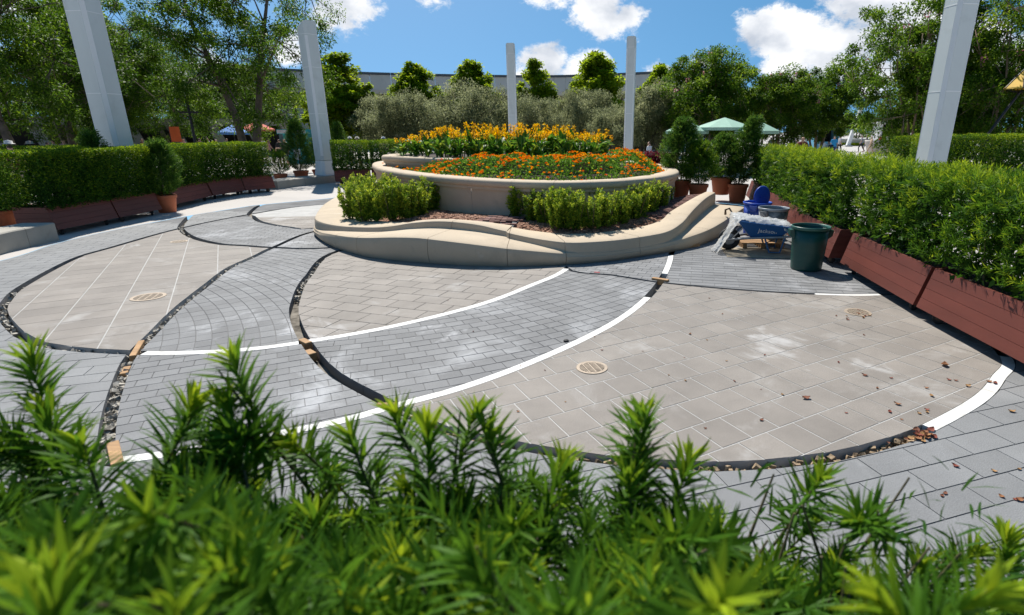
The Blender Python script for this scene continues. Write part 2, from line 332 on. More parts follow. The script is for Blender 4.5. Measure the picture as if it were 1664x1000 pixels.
def prism(p, z0, z1):
    n = len(p); a = sum(p[i][0] * p[(i + 1) % n][1] - p[(i + 1) % n][0] * p[i][1] for i in range(n))
    if a < 0: p = p[::-1]
    return [(x, y, z1) for x, y in p] + [(x, y, z0) for x, y in p], [tuple(range(n))] + [(i, i + n, (i + 1) % n + n, (i + 1) % n) for i in range(n)]
# the sheet everything stands on: from the edge of the court to the horizon
K = CURVES['K']; cK = np.array([-1.5, 8.0]); nK = len(K); gv = []; gf = []
for sc in (1.0, 1.4, 2.4, 6, 20, 80):
    for p in K: q = cK + (p - cK) * sc; gv.append((q[0], q[1], 0.0))
for i in range(5):
    for k in range(nK): gf.append((i * nK + k, i * nK + (k + 1) % nK, (i + 1) * nK + (k + 1) % nK, (i + 1) * nK + k))
gm = mesh('ground', gv, gf, M_ground); bm_ = bmesh.new(); bm_.from_mesh(gm); bmesh.ops.recalc_face_normals(bm_, faces=bm_.faces)
if bm_.faces[0].normal.z < 0: bmesh.ops.reverse_faces(bm_, faces=bm_.faces)
bm_.to_mesh(gm); bm_.free()
tag(link('ground', gm), kind='structure')
kb = [tuple(cK + (p - cK) * 1.01) for p in K]
tag(link('trench_bed', mesh('trench_bed', [(x, y, -.115) for x, y in kb], [tuple(range(len(kb)))], M_trench)), kind='structure')

def grid_cells(ang, du, dv, org, off, ulim, joint_u, joint_v):
    """running-bond cells: u along the row, v across; off = bond offset per row"""
    c, s = math.cos(R(ang)), math.sin(R(ang)); cells = []
    (x0, x1), (y0, y1) = ulim; corners = [((x - org[0]) * c + (y - org[1]) * s, -(x - org[0]) * s + (y - org[1]) * c) for x in (x0, x1) for y in (y0, y1)]
    ua, ub = min(k[0] for k in corners), max(k[0] for k in corners); va, vb = min(k[1] for k in corners), max(k[1] for k in corners)
    for j in range(int(va / dv) - 1, int(vb / dv) + 2):
        for i in range(int(ua / du) - 1, int(ub / du) + 2):
            u0 = i * du + (j % 2) * off * du + joint_u / 2; v0 = j * dv + joint_v / 2; u1 = u0 + du - joint_u; v1 = v0 + dv - joint_v
            mx, my = org[0] + (u0 + u1) / 2 * c - (v0 + v1) / 2 * s, org[1] + (u0 + u1) / 2 * s + (v0 + v1) / 2 * c
            if x0 <= mx <= x1 and y0 <= my <= y1:
                cells.append([(org[0] + u * c - v * s, org[1] + u * s + v * c) for u, v in ((u0, v0), (u1, v0), (u1, v1), (u0, v1))])
    return cells
def arc_cells(center, du, dv, r0, r1, a0, a1, off, ju, jv):
    cells = []; j = 0; r_ = r0
    while r_ < r1:
        da = du / (r_ + dv / 2); n = int((a1 - a0) / da)
        for i in range(n):
            t0 = a0 + (i + (j % 2) * off) * da + ju / 2 / r_; t1 = t0 + da - ju / r_; ra, rb = r_ + jv / 2, r_ + dv - jv / 2
            cells.append([(center[0] + rr * math.cos(t), center[1] + rr * math.sin(t)) for rr, t in ((ra, t0), (rb, t0), (rb, t1), (ra, t1))][::-1])
        r_ += dv; j += 1
    return cells
BED = grid_cells(0, .3, .3, (0, 0), 0, ((-13, 8), (0, 21)), 0, 0)
PAVED = 0
def pave(name, cons, cells, m, grout, piece, ymax=13.0, topn=295, bedz_=None):
    """a piece of the court floor: grout bed plus every paving piece as a mesh of its own"""
    global PAVED
    bedz_ = -.0022 if grout is M_grout_light else -.0045
    b = MB()
    for p, wh, i in clip_cells(BED, cons): b.add(*prism(p, -.112, bedz_))
    if not b.v: return
    root = b.build(name, grout); tag(root, kind='structure')
    cells = [c for c in cells if c[0][1] < ymax]
    def seen(c):                                   # roughly what the lens can see
        x, y = c[0]; return y > 1.2 and -1.25 * y - .8 < x < .98 * y + .6
    cells = [c for c in cells if seen(c)]
    if not cells: return root
    got = clip_cells(cells, cons); got.sort(key=lambda g: -poly_area(g[0]) / (np.mean([q[1] for q in g[0]]) ** 2 + .5 * np.mean([q[0] for q in g[0]]) ** 2))
    share = {}; rest = MB()
    for n_, (p, whole, i) in enumerate(got):
        if n_ >= topn: rest.add(*prism(p, bedz_, .0)); continue
        c = np.mean(p, 0); dz = random.uniform(-.0003, .0012)
        if whole:
            ang = math.atan2(p[1][1] - p[0][1], p[1][0] - p[0][0]); key = (round(math.dist(p[0], p[1]), 3), round(math.dist(p[1], p[2]), 3), len(p))
            if key not in share:
                cs, sn = math.cos(-ang), math.sin(-ang); q = [((x - c[0]) * cs - (y - c[1]) * sn, (x - c[0]) * sn + (y - c[1]) * cs) for x, y in p]
                share[key] = mesh(piece, *prism(q, bedz_, 0), m)
            o = link(piece, share[key], root); o.rotation_euler = (0, 0, ang)
        else:
            o = link(piece, mesh(piece, *prism([(x - c[0], y - c[1]) for x, y in p], bedz_, 0), m), root)
        o.location = (c[0], c[1], dz); PAVED += 1
    if rest.v: tag(rest.build(piece, m, root), kind='stuff')
    return root
def box_of(n): c = CURVES[n]; return ((c[:, 0].min() - .3, c[:, 0].max() + .3), (c[:, 1].min() - .3, c[:, 1].max() + .3))
pave('slab_paving_left', ('+A', '-D', '-B'), grid_cells(121.2, .33, .513, (-5.6, 5.5), .5, box_of('A'), .006, .014), M_warm, M_grout_light, 'slab', 14)
pave('paver_fan_left', ('+A', '+B', '-C', '-D'), grid_cells(14, .22, .15, (-5, 9), .5, box_of('A'), .007, .009), M_blue, M_grout_dark, 'paver', 14)
pave('slab_paving_back', ('+A', '+C', '-D'), grid_cells(8, .40, .30, (-5, 9), .5, box_of('A'), .01, .012), M_warm, M_grout_light, 'slab', 14)
pave('paver_band_upper', ('+D', '+A', '-E', '-B'), arc_cells((-9.5, 2.0), .20, .148, 3.4, 11, R(-10), R(75), .5, .007, .008), M_blue, M_grout_dark, 'paver', 12.5)
pave('paver_corner_back', ('+D', '+A', '-E', '+B'), grid_cells(20, .2, .15, (-4, 9), .5, box_of('D'), .007, .008), M_blue, M_grout_dark, 'paver', 12.5)
pave('slab_paving_centre', ('+D', '+A', '+E'), grid_cells(-17, .40, .29, (-2.8, 7), .5, box_of('D'), .009, .009), M_warm, M_grout_dark, 'slab')
pave('paver_band_lower', ('+D', '-A', '-E'), grid_cells(27, .20, .150, (-3, 5), .5, box_of('D'), .007, .009), M_blue, M_grout_dark, 'paver')
pave('paver_band_right', ('+D', '-A', '+E', '-F'), arc_cells((-4.6, 12.4), .205, .150, 4.5, 10.5, R(-85), R(-20), .5, .007, .009), M_blue, M_grout_dark, 'paver')
pave('paver_wedge_right', ('+D', '+F'), grid_cells(-20, .205, .150, (0, 8), .5, box_of('F'), .007, .009), M_blue, M_grout_dark, 'paver')
pave('slab_paving_right', ('+E', '-D', '-F'), grid_cells(29.5, .285, .330, (.95, 4.4), .5, box_of('E'), .011, .012), M_warm, M_grout_light, 'slab')
pave('paver_strip_right', ('+F', '-D'), grid_cells(-13, .34, .16, (2, 8), .5, box_of('F'), .007, .016), M_blue, M_grout_dark, 'paver')
pave('paver_field_outer', ('-A', '-D', '-E', '-F', '-B', '-C', '+K'), grid_cells(18.2, .40, .215, (2, 3), .5, box_of('K'), .007, .009), M_outer, M_grout_dark, 'paver')
pave('paver_edge_left', ('-A', '+B', '-C', '+K'), grid_cells(18, .4, .215, (-8, 12), .5, ((-12, -5), (8, 20)), .007, .009), M_outer, M_grout_dark, 'paver', 15)
pave('paver_edge_back', ('-A', '+C', '+K'), grid_cells(18, .4, .215, (-8, 12), .5, ((-12, -5), (8, 20)), .007, .009), M_outer, M_grout_dark, 'paver', 15)

# inlaid white strips that are still in place
def near_idx(name, px):
    p = G(*px)[:2]; return int(((CURVES[name] - p) ** 2).sum(1).argmin())
def strip(curve, a, b, label, hw=None):
    C = CURVES[curve]; i, j = near_idx(curve, a), near_idx(curve, b); n = len(C)
    idx = [k % n for k in range(i, (j if j >= i else j + n) + 1)]
    P = spline(C[idx], 3); T = np.gradient(P, axis=0); T = T / np.linalg.norm(T, axis=1, keepdims=True); Nn = np.stack([-T[:, 1], T[:, 0]], 1); h = (hw or HALF[curve]) - .006
    v = []; f = []
    for p, n_ in zip(P, Nn):
        for s, z in ((-1, -.09), (-1, .001), (1, .001), (1, -.09)): v.append((p[0] + n_[0] * s * h, p[1] + n_[1] * s * h, z))
    for k in range(len(P) - 1):
        for q in range(3): f.append((4 * k + q, 4 * k + q + 1, 4 * k + q + 5, 4 * k + q + 4))
    f += [(0, 1, 2, 3), tuple(4 * (len(P) - 1) + q for q in (3, 2, 1, 0))]
    return tag(link('inlaid_strip', mesh('inlaid_strip', v, f, M_white)), label, 'paving strip', 'white strips inlaid in the paving')
strip('A', (232, 573), (490, 557), 'white paving strip running left from the wood block to the trench end')
strip('A', (508, 555), (916, 439), 'white paving strip curving up to the stone bench wall')
strip('D', (200, 746), (1052, 483), 'long white paving strip sweeping through the court centre')
strip('D', (1082, 445), (1090, 416), 'short white paving strip under the bench shadow beside the timber')
strip('E', (1512, 694), (1634, 582), 'white paving strip beside leaf litter at the court edge')
strip('F', (1326, 478), (1428, 479), 'thin white paving strip running under the red planter boxes')

# rubble left in the open trenches
def rubble(curve, a, b, n, label, m):
    C = CURVES[curve]; i, j = near_idx(curve, a), near_idx(curve, b); mb = MB()
    idx = [k % len(C) for k in range(i, (j if j >= i else j + len(C)) + 1)]; P = spline(C[idx], 4)
    for _ in range(n):
        k = random.randrange(len(P)); s = random.uniform(.008, .028); p = P[k] + np.array([random.uniform(-.045, .045), random.uniform(-.045, .045)])
        Mx = Matrix.Rotation(random.uniform(0, 6), 3, Vector(rdir(1)[0])) @ Matrix.Diagonal((1, random.uniform(.5, 1), random.uniform(.35, .8)))
        mb.box((p[0], p[1], random.uniform(-.10, -.035)), (s * 2, s * 2, s * 2), M=Mx)
    return tag(mb.build('trench_rubble', m), label, 'rubble', kind='stuff')
M_rub = mat('broken_concrete', (.15, .135, .11), .95, .6, 14, .5, 50, col2=(.40, .37, .32))
rubble('D', (411, 418), (174, 740), 900, 'broken mortar and grit in the left trench', M_rub)
rubble('A', (39, 464), (20, 533), 140, 'crumbled mortar in the outer left trench', M_rub)
rubble('B', (297, 363), (307, 383), 70, 'crumbled mortar in the far small trench', M_rub)
rubble('E', (620, 650), (690, 685), 60, 'pale rubble in the trench beside the long white strip', M_rub)
rubble('E', (720, 697), (1480, 708), 380, 'brown grit and leaf crumbs in the long near trench', mat('brown_grit', (.12, .08, .045), .95, .6, 14, .5, 50, col2=(.30, .22, .14)))
rubble('A', (60, 555), (205, 573), 120, 'dark grit in the trench below the left slabs', M_rub)
rubble('E', (550, 408), (482, 480), 160, 'dark grit in the centre trench', M_rub)
rubble('C', (437, 364), (512, 371), 70, 'pale grit in the small back trench', M_rub)

def block(pxa, pxb, wd, z0, z1, label, m=M_wood):
    a, b = G(*pxa)[:2], G(*pxb)[:2]; d = b - a; L = np.linalg.norm(d); c = (a + b) / 2
    mb = MB(); mb.box((0, 0, (z0 + z1) / 2), (L, wd, z1 - z0)); o = mb.build('timber_block', m); o.location = (c[0], c[1], 0); o.rotation_euler = (0, 0, math.atan2(d[1], d[0]))
    bev = o.modifiers.new('bevel', 'BEVEL'); bev.width = .004; bev.segments = 1
    return tag(o, label, 'wood block', 'timber blocks wedged in the trenches')
block((230, 555), (215, 580), .055, -.09, .012, 'raw timber block wedged at the left end of the short white strip')
block((206, 592), (199, 604), .06, -.10, -.02, 'small brown timber offcut sunk in the left trench')
block((490, 552), (502, 558), .07, -.09, .010, 'pinkish timber block where white strip meets the centre trench')
block((498, 567), (508, 573), .08, -.10, -.01, 'sunken timber block below the pinkish block in centre trench')
block((612, 657), (646, 657), .05, -.08, .004, 'thin timber wedge beside the long white strip')
block((672, 672), (700, 690), .05, -.09, -.01, 'splintered timber wedge below the long white strip')
block((1060, 454), (1086, 458), .07, -.06, .030, 'orange timber plank lying across the white strip near the bench')
block((183, 720), (191, 755), .07, -.09, .012, 'pale timber board at the bottom left trench corner')
block((1112, 403), (1135, 400), .10, 0, .05, 'orange timber offcut under the bench wall by the wheelbarrow')

# drain covers
def drain(px, r, rz, label):
    p = G(*px); root = empty('drain_cover', (p[0], p[1], .0), rz); tag(root, label, 'drain', 'round drain covers')
    mb = MB(); mb.lathe([(r * .80, -.004), (r * .80, .0065), (r, .0065), (r * 1.02, .001)], n=40); mb.build('ring', M_iron, root)
    mb = MB(); mb.lathe([(r * .8, .002), (.0001, .002)], n=32); mb.build('hole_shade', M_dark, root)  # flat dark disc painted in for the shaded hole under the bars
    nb = 9
    for i in range(nb):
        y = (i - (nb - 1) / 2) * r * .175; half = math.sqrt(max(0, (r * .79) ** 2 - y * y))
        if half < .02: continue
        mb = MB(); mb.box((0, y, .0045), (2 * half, r * .085, .005)); mb.build('grate_bar', M_iron, root)
    for x in (-.4, 0, .4): mb = MB(); mb.box((x * r, 0, .0043), (r * .07, 1.5 * r * math.sqrt(1 - x * x * 1.1), .0049)); mb.build('cross_bar', M_iron, root)
drain((962, 598), .145, .35, 'round tan drain cover in the middle of the large grey slabs')
drain((241, 483), .20, .3, 'round tan drain cover among the left white-lined slabs')
drain((1394, 508), .15, .5, 'rusty drain cover with leaf litter beside the red planter box')
drain((291, 393), .15, .3, 'faint drain cover far left near the small trench')
# ------------------------------------------------------------------ the curved bench wall (cast in segments)
ST = np.array([(-6.75,16.6,.20,0,.36,.6),(-6.45,15.0,.20,0,.37,.62),(-6.05,13.4,.18,0,.38,.65),(-5.50,11.75,.16,0,.36,.8),(-5.08,10.98,.18,.06,.355,.9),(-4.51,10.24,.26,.22,.38,.9),(-3.95,9.69,.31,.45,.42,.75),(-3.49,9.34,.36,.62,.48,.45),(-2.99,9.11,.41,.75,.55,.3),(-2.53,8.95,.43,.8,.58,.28),(-2.09,8.82,.41,.85,.56,.32),(-1.66,8.72,.38,.85,.52,.42),(-1.26,8.67,.34,.8,.46,.6),(-1.01,8.66,.31,.7,.43,.65),(-.56,8.7,.26,.45,.385,.78),(-.06,8.79,.2,.06,.37,.88),(.35,8.92,.17,0,.36,.82),(.77,9.1,.16,0,.355,.78),(1.23,9.39,.16,0,.355,.78),(1.77,9.75,.18,.02,.38,.72),(2.24,10.13,.23,.18,.45,.55),(2.72,10.66,.27,.4,.52,.5),(3.23,11.46,.31,.55,.6,.4),(3.75,12.4,.35,.65,.66,.32),(4.19,13.2,.37,.7,.68,.3)])
SS = spline(ST, 7)
Tn = np.gradient(SS[:, :2], axis=0); Tn /= np.linalg.norm(Tn, axis=1, keepdims=True); IN = np.stack([-Tn[:, 1], Tn[:, 0]], 1)      # inward
def bench_ring(s, nrm):
    x, y, z1, d, z3, w_ = s; d = max(d, .004); k = min(1, d / .12); b = .035
    prof = [(.05, -.02), (.015, .02), (-.012, z1 * .35), (-.012, z1 * .7), (.0, z1 - .045), (.012, z1 - .015 * k), (.035 * k + .014, z1 + .004 * k), (d * .5 + .02, z1 + .014 * k), (d + .005, z1 + .018 * k), (d + .018, z1 + .03 * k + (1 - k) * .01), (d + .028, z3 - .045), (d + .045, z3 - .014), (d + .08, z3), (d + w_ - .04, z3), (d + w_ - .01, z3 - .015), (d + w_, z3 - .05), (d + w_, z3 - .35)]
    return [(x + nrm[0] * a, y + nrm[1] * a, z) for a, z in prof]
bench = empty('curved_bench_wall', (-1, 9, 0)); tag(bench, 'wavy tan cast stone bench wall curving round the flower bed', 'bench wall')
cuts = [0, 18, 37, 45, 66, 91, 105, 126, 147, len(SS) - 1]
for a, b in zip(cuts[:-1], cuts[1:]):
    v = []; f = []; n = 17; rows = list(range(a, b + 1))
    for r_ in rows:
        s = SS[r_].copy(); off = 0.004 if r_ == a else (-0.004 if r_ == b else 0); q = s.copy(); q[:2] += Tn[r_] * off; v += bench_ring(q, IN[r_])
    for i in range(len(rows) - 1):
        for k in range(n - 1): f.append((i * n + k, (i + 1) * n + k, (i + 1) * n + k + 1, i * n + k + 1))
    f += [tuple(range(n)), tuple(range((len(rows) - 1) * n + n - 1, (len(rows) - 1) * n - 1, -1))]
    o = link('segment', mesh('segment', [(x + 1, y - 9, z) for x, y, z in v], f, M_stone), bench); bm_ = bmesh.new(); bm_.from_mesh(o.data); bmesh.ops.recalc_face_normals(bm_, faces=bm_.faces); bm_.to_mesh(o.data); bm_.free(); smooth_by_angle(o, 38)

# ------------------------------------------------------------------ tiered planter
T2 = spline([(-6.18,17.85),(-5.21,15.22),(-4.06,13.44),(-3.06,12.36),(-2.11,11.57),(-1.16,11.01),(-.31,10.78),(.41,10.88),(1.17,11.29),(2.12,12.4),(2.75,14.2),(2.7,17),(1.5,19.5),(-1,21),(-4,20.8),(-5.9,19.6)], 8, True)
T3 = spline([(-5.4,16.3),(-4.5,15.2),(-3.5,14.5),(-2.4,13.9),(-1.2,13.5),(0,13.6),(1,14.3),(1.45,16),(.8,18),(-1,19.3),(-3.5,19.3),(-5,18.3)], 8, True)
def loop_normals(P):
    T = np.roll(P, -1, 0) - np.roll(P, 1, 0); T = T / np.linalg.norm(T, axis=1, keepdims=True); return np.stack([-T[:, 1], T[:, 0]], 1)
def tier(name, P, ztop, zbase, label, seglen):
    root = empty(name, (0, 0, 0)); tag(root, label, 'planter'); Nn = loop_normals(P)
    if np.sum(P[:, 0] * np.roll(P[:, 1], -1) - np.roll(P[:, 0], -1) * P[:, 1]) < 0: Nn = -Nn      # inward
    wall = [(.10, zbase), (.09, ztop - .32), (.085, ztop - .20)]
    rim = [(.10, ztop - .205), (.045, ztop - .20), (.04, ztop - .145), (.018, ztop - .135), (.0, ztop - .11), (-.004, ztop - .06), (.012, ztop - .02), (.04, ztop), (.40, ztop + .004), (.425, ztop - .015), (.43, ztop - .25)]
    n = len(P)
    for nm, prof in (('wall', wall), ('rim', rim)):
        k0 = 0
        while k0 < n:
            k1 = min(k0 + seglen, n); rows = list(range(k0, k1 + 1)); v = []; f = []; m_ = len(prof)
            for r_ in rows:
                p, nn = P[r_ % n], Nn[r_ % n]; t_ = np.array([nn[1], -nn[0]]); off = (.0025 if r_ == k0 else -.0025 if r_ == k1 else 0)
                q = p - t_ * off * -1
                v += [(q[0] + nn[0] * a, q[1] + nn[1] * a, z) for a, z in prof]
            for i in range(len(rows) - 1):
                for k in range(m_ - 1): f.append((i * m_ + k, i * m_ + k + 1, (i + 1) * m_ + k + 1, (i + 1) * m_ + k))
            if nm == 'rim': f += [tuple(range(m_)), tuple(range((len(rows) - 1) * m_, len(rows) * m_))]
            o = link(nm, mesh(nm, v, f, M_stone), root); bm_ = bmesh.new(); bm_.from_mesh(o.data); bmesh.ops.recalc_face_normals(bm_, faces=bm_.faces); bm_.to_mesh(o.data); bm_.free(); smooth_by_angle(o, 38)
            k0 = k1
    c = P.mean(0); ins = [(p[0] + nn[0] * .43, p[1] + nn[1] * .43) for p, nn in zip(P, Nn)]
    link('soil', mesh('soil', [(x, y, ztop - .06) for x, y in ins], [tuple(range(n))], M_soil), root)
    return root
tier('lower_stone_planter', T2, 1.16, .2, 'lower tier of the round tan stone planter, full of orange flowers', 8)
tier('upper_stone_planter', T3, 1.44, 1.1, 'upper tier of the round tan stone planter, full of yellow flowers', 8)
# bed between bench wall and planter: mulch, with two brick-paved gaps
bedin = np.array([SS[i, :2] + IN[i] * (SS[i, 3] + SS[i, 5] - .02) for i in range(len(SS))]); bedz = SS[:, 4]
vb = []; fb = []; NT = 6
for i in range(len(SS)):
    p = bedin[i]; j = ((T2 - p) ** 2).sum(1).argmin(); q = T2[j] + (T2.mean(0) - T2[j]) * .05
    for k in range(NT + 1):
        t = k / NT; z = (bedz[i] - .05) * (1 - t) + .42 * t + (.04 * math.sin(t * math.pi) + .015 * noise.noise(Vector((p[0] * 3, p[1] * 3, t * 5))) if 0 < k < NT else 0); r_ = p * (1 - t) + q * t; vb.append((r_[0], r_[1], z))
for i in range(len(SS) - 1):
    for k in range(NT): a = i * (NT + 1) + k; fb.append((a, a + NT + 1, a + NT + 2, a + 1))
tag(link('planting_bed', mesh('planting_bed', vb, fb, M_mulch, True)), kind='structure')
VB = np.array(vb).reshape(len(SS), NT + 1, 3)
mb = MB()                                                        # bark chips lying on it
for _ in range(3500):
    i = random.choice([q for q in range(20, len(SS) - 20) if not (69 <= q <= 92 or 142 <= q <= 166)]); k = random.uniform(0.05, NT - .05); k0 = int(k); p = VB[i, k0] * (1 - k + k0) + VB[i, k0 + 1] * (k - k0) + np.array([random.uniform(-.07, .07), random.uniform(-.05, .05), .006]); s = random.uniform(.012, .03)
    mb.box(p, (s * 2.2, s, s * .4), M=Matrix.Rotation(random.uniform(0, 6.28), 3, 'Z') @ Matrix.Rotation(random.uniform(-.5, .5), 3, 'X'))
tag(mb.build('bark_chips', mat('bark_chip', (.22, .10, .06), .9, .6, 14, col2=(.36, .20, .13))), 'red-brown bark chips covering the planting bed', 'mulch', kind='stuff')
def brick_patch(i0, i1, name):
    P = VB[i0:i1]; n0 = len(P); root = tag(link(name, mesh(name, [tuple(q + np.array([0, 0, .012])) for row in P for q in row], [(i * (NT + 1) + k, (i + 1) * (NT + 1) + k, (i + 1) * (NT + 1) + k + 1, i * (NT + 1) + k + 1) for i in range(n0 - 1) for k in range(NT)], M_grout_dark)), kind='structure')
    x0, x1, y0, y1 = P[..., 0].min(), P[..., 0].max(), P[..., 1].min(), P[..., 1].max(); cnt = 0
    flat = P.reshape(-1, 3); ring = np.concatenate([P[:, 0, :2], P[::-1, -1, :2]])
    def inside(p):
        c = False; k = len(ring)
        for i in range(k):
            a, b = ring[i], ring[(i + 1) % k]
            if (a[1] > p[1]) != (b[1] > p[1]) and p[0] < (b[0] - a[0]) * (p[1] - a[1]) / (b[1] - a[1]) + a[0]: c = not c
        return c
    bmq = MB(); bmq.box((0, 0, 0), (.192, .092, .05)); me = mesh('brick', bmq.v, bmq.f, M_brickpave)
    yy = y0; r_ = 0
    while yy < y1:
        xx = x0 + (r_ % 2) * .1
        while xx < x1:
            if inside((xx, yy)) and cnt < 290:
                d_ = ((flat[:, :2] - (xx, yy)) ** 2).sum(1); nn_ = d_.argsort()[:5]; w_ = 1 / (d_[nn_] + .002); z = float((flat[nn_, 2] * w_).sum() / w_.sum()); o = link('brick', me, root); o.location = (xx, yy, z + .004 + random.uniform(-.002, .002)); cnt += 1
            xx += .2
        yy += .1; r_ += 1
brick_patch(70, 92, 'brick_paving_centre'); brick_patch(143, 166, 'brick_paving_right')

# ------------------------------------------------------------------ white pillars
def pillar(base, z0, z1, wd, rz, label, flare=False, px=None):
    root = empty('pillar', (base[0], base[1], z0), rz); tag(root, label, 'pillar', 'white pillars round the court'); h = z1 - z0; c = .15 * wd
    def ring(w_, z, ch, dy=0):
        a = w_ / 2; return [(a - ch, -a, z), (a, -a + ch, z), (a, a - ch, z), (a - ch, a, z), (-a + ch, a, z), (-a, a - ch, z), (-a, -a + ch, z), (-a + ch, -a, z)]
    def loft(rings):
        v = [p for r_ in rings for p in r_]; f = []
        for i in range(len(rings) - 1):
            for k in range(8): f.append((i * 8 + k, i * 8 + (k + 1) % 8, (i + 1) * 8 + (k + 1) % 8, (i + 1) * 8 + k))
        f += [tuple(range(7, -1, -1)), tuple(range((len(rings) - 1) * 8, len(rings) * 8))]; return v, f
    zb = .8 if flare else 1.0
    if flare: b = MB().add(*loft([ring(wd * 1.30, 0, c), ring(wd * 1.28, .10, c), ring(wd * 1.05, .62, c), ring(wd, zb, c)]))
    else: b = MB().add(*loft([ring(wd * 1.0, 0, c), ring(wd, zb, c)]))
    b.build('base', M_pillar_seam, root)
    zc = [zb + .012, zb + (h - zb) * .36, zb + (h - zb) * .70, h - .35]
    for i in range(3): MB().add(*loft([ring(wd * .985, zc[i] + .006, c), ring(wd * .985, zc[i + 1] - .006, c)])).build('shaft_panel', M_pillar, root)
    for i in range(1, 4): MB().add(*loft([ring(wd * 1.0, zc[i] - .006, c), ring(wd * 1.0, zc[i] + .014, c)])).build('seam_band', M_pillar_seam, root)
    rg = ring(wd, h, c); rg = [(x, y, z - (y / wd) * .30) for x, y, z in rg]
    MB().add(*loft([ring(wd, h - .335, c), rg])).build('cap', M_pillar, root)
    for s in (-1, 1):                                             # bright corner trims
        for t in (-1, 1):
            a = wd / 2 - c * .5; MB().box((s * a, t * a, (zb + h) / 2 - .1), (.012, c * 1.25, h - zb - .6), rz=math.atan2(t, s)).build('corner_trim', M_pillar_seam, root)
    return root
p2 = G(527, 297); p1 = W(190, 238, 15.4); p5 = W(1515, 250, 14.6); p3 = W(833, 190, 31.5); p4 = W(1021, 240, 30)
pillar((p2[0], p2[1] + .3), .1, 6.1, .58, R(58), 'white pillar with flared foot standing on the grey stone ledge', True)
pillar((p1[0], p1[1]), 0, 6.6, .60, R(-7), 'tall white pillar rising behind the left clipped hedge')
pillar((p5[0], p5[1]), 0, 6.6, .56, R(8), 'tall white pillar rising behind the right feathery hedge')
pillar((p3[0], p3[1]), 0, 6.3, .46, R(2), 'slim white pillar directly behind the yellow flowers')
pillar((p4[0], p4[1]), 0, 6.4, .46, R(-12), 'slim white pillar behind the right end of the flower planter')

# ------------------------------------------------------------------ grey stone ledges
def ledge(P, wd, h, label, nseg):
    P = spline(P, 6); root = empty('stone_ledge', (0, 0, 0)); tag(root, label, 'ledge'); T = np.gradient(P, axis=0); T /= np.linalg.norm(T, axis=1, keepdims=True); Nn = np.stack([-T[:, 1], T[:, 0]], 1)
    idx = np.linspace(0, len(P) - 1, nseg + 1).astype(int); prof = [(0, 0), (0, h - .02), (.02, h), (wd - .02, h), (wd, h - .02), (wd, 0)]
    for a, b in zip(idx[:-1], idx[1:]):
        v = []; f = []; m_ = 6
        for i in range(a, b + 1):
            off = .005 if i == a else (-.005 if i == b else 0); q = P[i] + T[i] * off; v += [(q[0] + Nn[i][0] * s, q[1] + Nn[i][1] * s, z) for s, z in prof]
        for i in range(b - a):
            for k in range(m_ - 1): f.append((i * m_ + k, i * m_ + k + 1, (i + 1) * m_ + k + 1, (i + 1) * m_ + k))
        f += [tuple(range(m_)), tuple(range((b - a) * m_, (b - a) * m_ + m_))]; MB().add(v, f).build('block', M_stone2, root)
ledge([(-9.3, 7.2), G(0, 415)[:2], G(50, 402)[:2], G(97, 391)[:2]], .62, .36, 'low grey stone ledge at the left edge in front of the pots', 3)
ledge([G(452, 308)[:2], G(480, 304)[:2], G(515, 300)[:2], G(552, 296)[:2]], .9, .30, 'low grey stone ledge under the flared pillar', 2)
# ------------------------------------------------------------------ leaf colours
LM_pod = leafmat('podocarpus_leaf', (.022, .066, .010), (.072, .168, .018), (.28, .37, .032))
LM_clip = leafmat('clipped_hedge_leaf', (.014, .046, .008), (.055, .135, .016), (.28, .37, .03))
LM_shrub = leafmat('young_shrub_leaf', (.040, .095, .012), (.15, .255, .032), (.44, .50, .06))
LM_cyp = leafmat('conifer_spray', (.014, .050, .010), (.050, .125, .020), (.18, .28, .04))
LM_oak = leafmat('oak_leaf', (.018, .050, .007), (.058, .128, .013), (.19, .29, .028), trans=.42)
LM_lime = leafmat('lime_tree_leaf', (.070, .125, .010), (.19, .28, .02), (.42, .48, .05), trans=.6)
LM_olive = leafmat('olive_leaf', (.075, .095, .045), (.20, .225, .115), (.38, .40, .23), rough=.6, trans=.4)
LM_myrtle = leafmat('myrtle_leaf', (.022, .058, .008), (.072, .150, .016), (.23, .32, .035), trans=.42)
LM_lant = leafmat('bed_leaf', (.025, .08, .012), (.085, .20, .025), (.28, .40, .07))
LM_canna = leafmat('broad_leaf', (.025, .085, .015), (.065, .17, .02), (.26, .32, .045), rough=.35)
LM_red = leafmat('dark_red_leaf', (.030, .006, .008), (.085, .012, .018), (.2, .05, .05))
LM_orange = leafmat('orange_petal', (.72, .13, .01), (.90, .32, .012), (.93, .55, .04), rough=.6, trans=.25)
LM_yellow = leafmat('yellow_petal', (.85, .36, .008), (.90, .56, .012), (.92, .72, .06), rough=.6, trans=.25)
LM_pink = leafmat('pink_petal', (.55, .16, .25), (.65, .25, .35), (.75, .4, .5), rough=.6, trans=.25)

